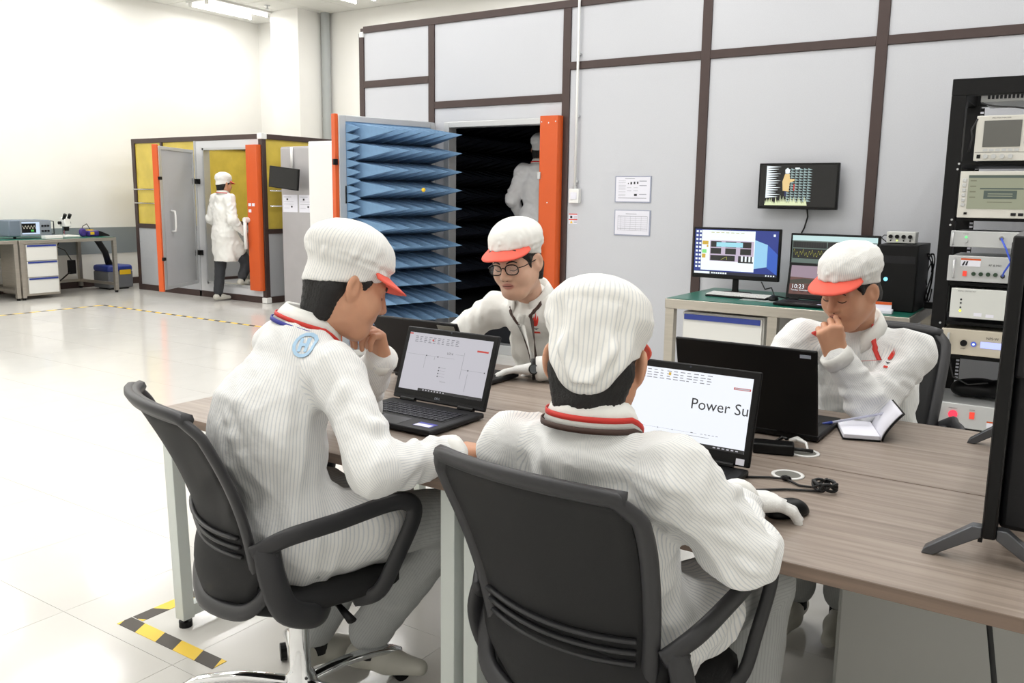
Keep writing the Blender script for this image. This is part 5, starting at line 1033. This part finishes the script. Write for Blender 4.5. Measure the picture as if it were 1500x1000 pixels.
    spine = unit((A['shL']+A['shR'])/2-hp); e1 = -fwd; e1 = unit(e1-spine*(e1@spine)); e2 = np.cross(spine, e1); w = v-hp; m = tg <= 0; u[m] = np.arctan2((w@e2), (w@e1))[m]*.17
    for i, q in enumerate('LR'):
        for k, (a, b) in enumerate((('sh', 'el'), ('el', 'wr'))):
            m = tg == 1+i+2*k; a_, b_ = A[a+q], A[b+q]; ax = unit(b_-a_); x1 = unit(np.cross(ax, fwd)+np.array((0, 0, 1e-3))); x2 = np.cross(ax, x1); w = v[m]-a_; u[m] = np.arctan2(w@x2, w@x1)*.072
    rs = np.random.RandomState(o.get('seed', 1)); segs = list(o.get('folds', []))
    for q in 'LR':      # creases around elbow, shoulder, cuff
        el, sh, wr = A['el'+q], A['sh'+q], A['wr'+q]; ua, fa = unit(el-sh), unit(wr-el); bend = unit(np.cross(ua, fa)+1e-4)
        for k in range(16):
            t_ = rs.uniform(.1, 1); c = (sh+(el-sh)*t_) if k % 2 else (el+(wr-el)*t_*.9); ax = ua if k % 2 else fa; pr_ = unit(np.cross(ax, rs.normal(size=3))); l_ = unit(np.cross(ax, pr_)+ax*rs.uniform(-.9, .9)); cc = c+pr_*slr[1]; segs.append((cc-l_*rs.uniform(.03, .07), cc+l_*rs.uniform(.03, .07), rs.uniform(.010, .017), rs.uniform(.004, .009)))
    for k in range(26):
        p_ = hp+(cs-hp)*rs.uniform(-.1, 1.3)+rt*rs.uniform(-.17, .17)+fwd*rs.choice((-1, 1))*.125; l_ = unit(np.array((rs.normal(), rs.normal(), rs.normal()*.8))); segs.append((p_-l_*rs.uniform(.03, .1), p_+l_*rs.uniform(.03, .1), rs.uniform(.012, .02), rs.uniform(.004, .008)))
    v = folds(v, n_, segs); v = rumple(v, n_, o.get('rump', .0035)*2.2, o.get('seed', 1))
    coat = link(bpy.data.objects.new('coat', np_mesh('coat', toL(v), f_, o.get('coat', COATM), u)), t)
    bvh = BVHTree.FromPolygons([tuple(x) for x in v], [tuple(int(i) for i in q) for q in f_])
    for q in 'LR':
        if o.get('hand'+q):
            ax = unit(A['wr'+q]-A['el'+q]); MB().tube([A['wr'+q]-ax*.03, A['wr'+q]-ax*.005, A['wr'+q]+ax*.012], [slr[2]*.92, slr[2]*.98, slr[2]*.95], n=20).obj('cuff', COATP, coat, smooth=True, world=True)
    # ---- collar
    nk = A['neck']; up = unit(.35*unit(hbase-nk)+np.array((0, 0, 1.))+.22*fwd); ff = unit(fwd-up*(fwd@up)); rr = np.cross(ff, up); open_ = o.get('collar_open', .28); B = MB(); NU = 28
    prof = [(.064, -.035), (.066, .0), (.069, .022), (.074, .026), (.083, .008), (.094, -.02)]
    def cpt(a, k):
        r_, z_ = prof[k]; fr = max(0, math.cos(a)); z_ = z_-.028*fr+.012*(1-fr)-(.02*fr**3 if k >= 4 else 0); r_ = r_*(1+.1*fr); p = nk+(rr*math.sin(a)*.98+ff*math.cos(a)*1.05)*r_+up*(z_+.012); return Vector(p)
    angs = np.linspace(open_, 2*PI-open_, NU+1); B.add([cpt(a, k) for a in angs for k in range(len(prof))], [(i*6+k, i*6+k+1, (i+1)*6+k+1, (i+1)*6+k) for i in range(NU) for k in range(5)])
    B.obj('collar', COATP if not o.get('pin_collar') else COATP, coat, smooth=True, world=True, solid=.003)
    for sc_, mm, k0 in o.get('neck_band', []):
        bb = MB(); an2 = np.linspace(.5, 2*PI-.5, 25)
        def npnt(a, k): p0 = cpt(a, 4).lerp(cpt(a, 5), sc_); return p0+Vector((rr*math.sin(a)+ff*math.cos(a))*(.0045))+Vector(up*(.0055*k))
        bb.add([npnt(a, k) for a in an2 for k in (-1, 1)], [(i*2, i*2+1, i*2+3, i*2+2) for i in range(24)]); bb.obj('lanyard_band', mm, coat, smooth=True, world=True, solid=.002)
    # ---- hair
    H = SDF().ell((0, -.014, .03), (.0785, .0995, .09)).cone((0, -.062, -.01), (0, -.058, -.078), .05, .04, k=.03)
    for q in (-1, 1): H.cone((q*.042, -.05, -.03), (q*.036, -.05, -.085), .036, .026, k=.02)
    for q in (-1, 1): H.cone((q*.071, .028, .02), (q*.0705, .024, -.015), .008, .005, k=.01)
    H.cut((0, .13, -.02), (.2, .115 if not o.get('fringe') else .1, .075), k=.01).plane((0, 0, o.get('nape', -.07)), (0, .25, -1)).plane((0, 0, o.get('cap', {}).get('z0', .012)+(.02 if not o.get('fringe') else .045)), (0, -o.get('cap', {}).get('tilt', .34), 1))
    for q in (-1, 1): H.cut((q*.09, .0, -.02), (.024, .034, .045), k=.006)
    if o.get('fringe'):
        for k in range(9): x = -.05+.0125*k; H.cone((x, .083-.5*x*x*10*.1, .06), (x+.006, .091-5*x*x, .032), .009, .004, k=.006)
    v, f_ = H.mesh(.005); n_ = vnormals(v, f_); v = v+n_*(.0012*np.sin(v[:, 0]*900)*np.sin(v[:, 2]*240+v[:, 1]*300))[:, None]
    link(bpy.data.objects.new('hair', np_mesh('hair', toL((v*hs)@R.T+A['head']), f_, HAIR)), t)
    # ---- cap
    cp = o.get('cap', {}); cb_ = cp.get('back', 0.); K = SDF()
    cz = cp.get('crown', 1.); K.ell((0, -.012, .086*cz), (.091, .107, .076*cz), k=.03).ell((0, -.03-cb_*.012, .082+cb_*.006), (.095, .103, .062), k=.03).cone((0, -.012, .06), (0, -.016, -.01), .084, .083, k=.02, sq=((0, 1, 0), 1.24))
    K.plane((0, 0, cp.get('z0', .012)), (0, cp.get('tilt', .34), -1), k=.006)
    if cp.get('gather'): K.ell((0, -.09, .02), (.072, .036, .06), k=.03).ell((0, -.097, -.026), (.056, .036, .054), k=.03)
    v, f_ = K.mesh(.0048); v = smooth_v(v, f_, 1); v0_ = v.copy(); n_ = vnormals(v, f_); rs2 = np.random.RandomState(o.get('seed', 1)+30); cs_ = []
    for k in range(22):
        a = rs2.uniform(0, 2*PI); p0 = np.array((.1*math.sin(a), .12*math.cos(a)-.012, .045)); p1 = np.array((.07*math.sin(a+rs2.uniform(-.5, .5)), .085*math.cos(a)-.012, .135)); cs_.append((p0, p0+(p1-p0)*rs2.uniform(.4, 1), rs2.uniform(.005, .01), rs2.uniform(.0015, .004)))
    ring = [np.array((.098*math.sin(a), .116*math.cos(a)-.014, .062+.0*a)) for a in np.linspace(0, 2*PI, 17)]; ring = [p_*np.array((.94, .93, 1)) for p_ in ring]
    cs_ += [(ring[i], ring[i+1], .006, -.0035) for i in range(16)]
    if cp.get('gather'):
        for k in range(9): x = -.05+.0125*k; cs_.append(((x*.35, -.122, -.06), (x*1.9, -.13, .07), .009, .011))
    cs_ += [((0, -.14, .06), (0, 0, .15), .004, .003), ((0, 0, .15), (0, .12, .08), .004, .003)]
    v = folds(v, n_, cs_); v = rumple(v, n_, .0022, o.get('seed', 1)+9, .6)
    cap = link(bpy.data.objects.new('cap', np_mesh('cap', toL((v*hs)@R.T+A['head']), f_, o.get('capm', CAPM), np.arctan2(v0_[:, 0], -v0_[:, 1])*.098)), t)
    def brim(uu, vv):
        a = (uu-.5)*2*1.15; ext = .055*math.cos(a*1.25)**.7 if abs(a*1.25) < PI/2 else 0; r_ = vv*ext
        p = np.array(((.086+r_)*math.sin(a), (.104+r_)*math.cos(a)-.01, cp.get('z0', .012)+.008+cp.get('tilt', .34)*.09-.28*r_-.25*r_*abs(math.sin(a))-.006*vv)); return Vector((p*hs)@R.T+A['head'])
    MB().grid(brim, 22, 5).obj('brim', BRIM, cap, smooth=True, world=True, solid=.004)
    # ---- face details
    if o.get('face', 1):
        W = lambda p: Vector((np.array(p)*hs)@R.T+A['head'])
        for q in (-1, 1):
            MB().tube([W(face_pt(q*x, z, .0015)) for x, z in ((.013, .021), (.025, .0265), (.038, .0265), (.05, .02))], [.0022, .0036, .0033, .0014], n=6).obj('eyebrow', HAIR, body, smooth=True, world=True)
            MB().tube([W(face_pt(q*x, z, .0008)) for x, z in ((.0165, -.0045), (.024, -.0075), (.033, -.0085), (.041, -.006), (.047, -.002))], [.0009, .0016, .0018, .0016, .0009], n=6).obj('eyelashes', HAIR, body, smooth=True, world=True)
            MB().sphere(W(face_pt(q*.008, -.0395, -.001)), .0035, 8).obj('nostril', mat('dark_skin_hollow', (84, 48, 40), .8), body, smooth=True, world=True)
        MB().tube([W(face_pt(x, -.0632+abs(x)*.06, .0002)) for x in np.linspace(-.021, .021, 9)], .0013, n=6).obj('mouth_line', mat('mouth_line', (96, 48, 44), .7), body, smooth=True, world=True)
    return t, bvh, coat, body, A, R, hs, fwd, rt, up
# ---- man on the left, chin on hand
def jl(head, R, hs=1.06, back=.035, drop=.15): return np.array(head)+R@np.array((0, -back, -drop))*hs
RA = head_R(31, 22, -4); hA = np.array((.826, .066, 1.2))
fA = (math.sin(math.radians(18)), math.cos(math.radians(18)), 0)
JA = dict(head=hA, R=RA, neck=jl(hA, RA), hip=(.765, -.11, .55), chest=(.73, -.15, .84), shL=(.585, .035, 1.02), shR=(.92, -.085, 1.005), elR=(1.12, -.15, .8), wrR=(1.175, .07, .795), elL=(.66, .27, .815), wrL=(.81, .21, .98),
          knL=(.77, .28, .55), anL=(.63, .1, .1), toL=(.7, .3, .03), knR=(1.06, .25, .56), anR=(.79, .17, .105), toR=(.95, .23, .03))
hr = np.array(JA['shR'])
PA = person('seated man in white pinstripe coat resting his chin on his hand', (.74, -.1, 0), JA, dict(fwd=fA, skin=SKINA, seed=3, neck_up=.075, coat_extra=[((.725, -.14, .82), (.745, -.06, 1.0), .15, .125, (fA, .85))], hem=.42, pin_collar=1, rump=.004,
    handL=dict(d=(.05, -.35, .9), n=(-.1, -.95, -.2), curl=(1.1, 1.2, .6), spread=.05, thumb=(.8, .5, .2)), handR=dict(d=(.1, 1, -.05), n=(0, 0, -1), curl=(.25, .35, .2)),
    neck_band=[(.55, STRAPR, 0), (1.1, STRAPB, 0)], cap=dict(back=1.), nape=-.1,
    folds=[((.745, -.33, 1.02), (.73, -.34, .6), .004, .004), ((.74, -.30, 1.05), (.74, -.33, .9), .004, .003)]+[((.66+.05*k, -.3, .72+.03*k), (.8+.04*k, -.33, .66-.02*k), .012, .007) for k in range(4)]+[((.93, -.2, .95-.04*k), (1.04, -.19, .8-.05*k), .012, .007) for k in range(3)]))
decal('back_emblem', PA[1], (0.871, -0.162, 1.070), (.9, .42, 0), (0, 0, 1), [[(.03*math.cos(a), .03*math.sin(a)), (.03*math.cos(a+.45), .03*math.sin(a+.45)), (.022*math.cos(a+.45), .022*math.sin(a+.45)), (.022*math.cos(a), .022*math.sin(a))] for a in np.arange(0, 6.28, .45)]+[[(-.014, -.016), (-.006, -.016), (-.006, .016), (-.014, .016)], [(.002, -.016), (.01, -.016), (.01, .016), (.002, .016)], [(-.006, -.003), (.002, -.003), (.002, .004), (-.006, .004)]], mat('faint_blue_print', (168, 200, 226), .8), PA[2], .003, (-.42, .9, -.1))
for k in range(2):
    l, n_, _, _ = PA[1].find_nearest(Vector((.68+.02*k, .13+.01*k, .93))); MB().tube([l+n_*.004+V(0, 0, -.02), l+n_*.006+V(0, 0, .025)], .004, n=6).obj('sleeve_pen', BLUEP, PA[2], smooth=True, world=True)
# ---- man in front, seen from behind
RB = head_R(-20, 22, 2); hB = np.array((1.69, -.135, 1.125)); fB = (math.sin(math.radians(8)), math.cos(math.radians(8)), 0)
JB = dict(head=hB, R=RB, neck=jl(hB, RB, 1.08), hip=(1.705, -.08, .55), chest=(1.705, -.14, .82), shL=(1.535, -.19, .935), shR=(1.885, -.195, .95), elL=(1.44, .0, .79), wrL=(1.5, .2, .795), elR=(2.0, -.12, .80), wrR=(1.895, .145, .80),
          knL=(1.55, .35, .55), anL=(1.5, .3, .1), toL=(1.5, .5, .03), knR=(1.9, .34, .55), anR=(1.9, .3, .1), toR=(1.92, .5, .03))
PB = person('seated man in white pinstripe coat holding a mouse, seen from behind', (1.7, -.1, 0), JB, dict(fwd=fB, skin=SKINA, seed=8, hs=1.08, neck_up=.072, hem=.4, rump=.005, bulk=1.04, sleeve=(.072, .063, .049), face=0,
    handR=dict(d=(.62, .75, -.1), n=(-.05, -.1, -1), curl=[(.3, .4, .3), (.3, .45, .3), (.35, .5, .3), (.4, .5, .3)], spread=.14, glove=1), handL=dict(d=(.2, 1, 0), n=(0, 0, -1), curl=(.3, .4, .2), glove=1),
    neck_band=[(.45, STRAPR, 0), (1.15, STRAPD, 0)], cap=dict(back=.3, gather=1, z0=.014, crown=.9), nape=-.1,
    folds=[((1.7, -.3, 1.0), (1.7, -.33, .75), .004, .004), ((1.55, -.28, 1.0), (1.85, -.3, 1.0), .006, .004)]+[((1.95+.02*k, -.2, .93-.04*k), (2.06, -.1-.02*k, .84-.02*k), .011, .007) for k in range(4)]+[((1.78, -.3, .95-.05*k), (1.92, -.27, .9-.06*k), .012, .006) for k in range(4)]))
# ---- man in glasses
RC = head_R(176, 14, 5); hC = np.array((.63, 1.185, 1.195)); fC = (.08, -1, 0)
JC = dict(head=hC, R=RC, neck=jl(hC, RC), hip=(.6, 1.58, .55), chest=(.605, 1.48, .83), shR=(.43, 1.34, .985), shL=(.79, 1.33, .995), elR=(.25, 1.2, .82), wrR=(.16, 1.04, .805), elL=(.96, 1.24, .82), wrL=(.775, 1.135, .80),
          knL=(.72, 1.2, .55), anL=(.72, 1.2, .1), toL=(.72, 1.0, .03), knR=(.48, 1.2, .55), anR=(.48, 1.2, .1), toR=(.48, 1.0, .03))
PC_ = person('seated man in glasses and plain white coat with a wristwatch', (.6, 1.5, 0), JC, dict(fwd=fC, skin=SKINC, seed=21, hem=.3, coat=COATP, capm=COATP, fringe=1, rump=.003, collar_open=.42,
    handL=dict(d=(-.95, -.3, -.1), n=(0, -.15, -1), curl=(.15, .25, .15), spread=.2, glove=1), handR=dict(d=(-.3, -.95, -.1), n=(0, 0, -1), curl=(.3, .4, .25), glove=1), cap=dict(back=.2, z0=.03)))
t, bvh, coat, body, A, R, hs, fwd, rt, up = PC_
W = lambda p: Vector((np.array(p)*hs)@R.T+A['head'])
gl = MB()
go = None
for q in (-1, 1):
    rim = [W((q*.034+.0255*np.sign(math.cos(a))*abs(math.cos(a))**.75, .1-.25*(q*.034+.0255*math.cos(a))**2*4, .0+.0185*np.sign(math.sin(a))*abs(math.sin(a))**.8)) for a in np.linspace(0, 2*PI, 28, endpoint=False)]
    r_ = MB().tube(rim, .0022, n=8, closed=True).obj('glasses_rim', BLACK, t, smooth=True, world=True)
    MB().add(rim, [tuple(range(28))]).obj('lens', mat('clear_lens', (235, 240, 245), .02, alpha=.12), r_, world=True)
    MB().tube([W((q*.059, .096, .006)), W((q*.074, .08, .006)), W((q*.081, .0, .006)), W((q*.08, -.02, -.004))], .0018, n=6).obj('temple', BLACK, r_, smooth=True, world=True)
MB().tube([W((-.0095, .1, .004)), W((0, .103, .008)), W((.0095, .1, .004))], .002, n=6).obj('bridge', BLACK, r_, smooth=True, world=True)
wq = A['wrL']; wd = unit(A['wrL']-A['elL']); wt = MB().tube([wq+wd*.008, wq+wd*.03], .041, n=20).obj('watch_strap', BLACK, t, smooth=True, world=True)
cN = unit(np.array(CAMP)-wq); cN = unit(cN-wd*(cN@wd)); MB().lathe([(.02, .034), (.021, .042), (.017, .046), (.0, .046)], Vector(wq+wd*.02), cN, 20).obj('watch_case', BLKMETAL, wt, world=True); MB().lathe([(.016, .0462), (.0, .0464)], Vector(wq+wd*.02), cN, 20).obj('watch_dial', mat('watch_glass', (70, 74, 78), .1), wt, world=True)
c0 = (A['shL']+A['shR'])/2
front = lambda x, dz: Vector(c0+rt*x+fwd*.2+np.array((0, 0, dz)))
for q, lab in ((-1, 'l'), (1, 'r')): ribbon('lanyard', bvh, [Vector(c0+rt*q*.075+np.array((0, 0, .1))), front(q*.075, .06), front(q*.07, -.0), front(q*.05, -.1), front(q*.015, -.24)], .015, STRAPD, t)
ribbon('placket', bvh, [front(0, .02), front(-.0, -.1), front(0, -.25)], .034, COATP, coat, .0015)
for k in range(3):
    l, n_, _, _ = bvh.find_nearest(front(.0, -.02-.08*k)); MB().cyl(l+n_*.002, l+n_*.005, .0055, n=12).obj('button', WHITEP, coat, world=True)
def flame(P_, cw, s):
    t_, bv, co = P_[0], P_[1], P_[2]; c = np.array(cw); lk = tuple(-P_[7])
    pol = [[(-.012, -.03), (-.004, -.034), (.002, -.012), (.0, .012), (-.006, -.004)], [(-.004, -.034), (.004, -.034), (.009, -.01), (.006, .026), (.001, -.004)], [(.004, -.034), (.011, -.028), (.017, -.006), (.014, .014), (.009, -.006)]]
    decal('chest_emblem', bv, c, tuple(P_[8]*-1), (0, 0, 1), [[(a*s, b*s) for a, b in p] for p in pol], RED, co, .003, lk)
    decal('chest_emblem', bv, c+np.array((0, 0, -.062*s)), tuple(P_[8]*-1), (0, 0, 1), [[(-.01*s, -.006*s), (.012*s, -.006*s), (.012*s, .002*s), (-.01*s, .002*s)]], RED, co, .003, lk); decal('chest_emblem', bv, c+np.array((0, 0, -.044*s)), tuple(P_[8]*-1), (0, 0, 1), [[(-.014*s, 0), (0, -.007*s), (.014*s, 0), (0, -.002*s)]], INK, co, .003, lk)
flame(PC_, (0.672, 1.270, 0.972), .9)
# ---- frowning man with a fist at his mouth
RD_ = head_R(205, 20, 0); hD = np.array((1.838, 1.31, 1.16)); fD = (-.12, -1, 0)
JD = dict(head=hD, R=RD_, neck=jl(hD, RD_), hip=(1.87, 1.62, .55), chest=(1.865, 1.52, .82), shR=(1.67, 1.42, .97), shL=(2.03, 1.42, .965), elR=(1.55, 1.3, .81), wrR=(1.6, 1.12, .805), elL=(1.945, 1.24, .805), wrL=(1.842, 1.17, .965),
          knL=(1.94, 1.2, .55), anL=(1.9, 1.27, .1), toL=(1.9, 1.07, .03), knR=(1.75, 1.2, .55), anR=(1.75, 1.25, .1), toR=(1.75, 1.05, .03))
PD_ = person('seated man in white pinstripe coat holding a fist to his mouth', (1.87, 1.55, 0), JD, dict(fwd=fD, skin=SKINA, seed=33, hem=.3, rump=.004, collar_open=.5, nape=-.04,
    handL=dict(d=(-.22, -.25, .95), n=(-.35, .9, .15), curl=(1.35, 1.5, .8), spread=.02, thumb=(.75, .25, .7), tcurl=.35), handR=dict(d=(.1, -1, 0), n=(0, 0, -1), curl=(.3, .4, .2)), cap=dict(back=.4, z0=.028), hs=.96,
    folds=[((2.0, 1.36, .9-.03*k), (1.9, 1.25, .82+.02*k), .01, .006) for k in range(3)]))
flame(PD_, (1.972, 1.29, .965), .6)
c0 = (PD_[4]['shL']+PD_[4]['shR'])/2; rt, fwd = PD_[8], PD_[7]
for q in (-1, 1): ribbon('red_lapel_ribbon', PD_[1], [Vector(c0+rt*q*.085+fwd*.05+np.array((0, 0, .09))), Vector(c0+rt*q*.095+fwd*.12+np.array((0, 0, .04))), Vector(c0+rt*q*.09+fwd*.16+np.array((0, 0, -.0)))], .016, STRAPR, PD_[0], .0045)
W = lambda p: Vector((np.array(p)*PD_[6])@PD_[5].T+PD_[4]['head'])
# ---- worker stepping into the small booth, worker inside the dark chamber
def stander(label, x, y, z0, phi, seed, trousers, step=.14, coat=COATP, h=1.0):
    f_ = np.array((math.sin(math.radians(phi)), math.cos(math.radians(phi)), 0)); r_ = np.cross(f_, (0, 0, 1)); b = np.array((x, y, z0)); P = lambda a, c, e: b+r_*a+f_*c+np.array((0, 0, e*h))
    R_ = head_R(phi, 8); hd = P(0, .03, 1.56)
    J = dict(head=hd, R=R_, neck=jl(hd, R_, 1.0), hip=P(0, 0, .9), chest=P(0, 0, 1.2), shL=P(-.18, 0, 1.37), shR=P(.18, 0, 1.37), elL=P(-.27, -.03, 1.1), elR=P(.26, -.02, 1.1), wrL=P(-.24, .14, .93), wrR=P(.24, .16, .93),
             knL=P(-.09, -.02, .5), anL=P(-.1, -.06, .09), toL=P(-.1, .1, .03), knR=P(.1, step*.9, .5), anR=P(.12, step*.6, .12+step*.6), toR=P(.12, step*.6+.16, .05+step*.6))
    o = dict(fwd=tuple(f_), skin=SKINA, seed=seed, hs=1.0, hem=.55, coat=coat, capm=coat, trousers=trousers, coat_h=.012, sleeve=(.072, .066, .052), face=0, rump=.004, neck_band=[(.6, STRAPR, 0)], cap=dict(back=.3), coat_extra=[(P(0, 0, .9), P(0, .01, .56), .17, .19, (tuple(f_), .75))], coat_cut=[(P(0, 0, .54), (0, 0, -1))],
             handL=dict(d=tuple(f_*.5-np.array((0, 0, .8))), n=tuple(r_), curl=(.4, .4, .3)), handR=dict(d=tuple(f_*.5-np.array((0, 0, .8))), n=tuple(-r_), curl=(.4, .4, .3)))
    return person(label, tuple(b), J, o)
stander('worker in long white coat and dark trousers stepping into the small booth', -7.25, 6.0, 0, 8, 41, DTROU, .3)
stander('worker in pale coat standing inside the dark absorber chamber', -2.03, 5.6, .3, -12, 47, DTROU, .03, mat('shaded_white_cloth', (226, 226, 228), .85, bump=.2, bscale=30), 1.02)
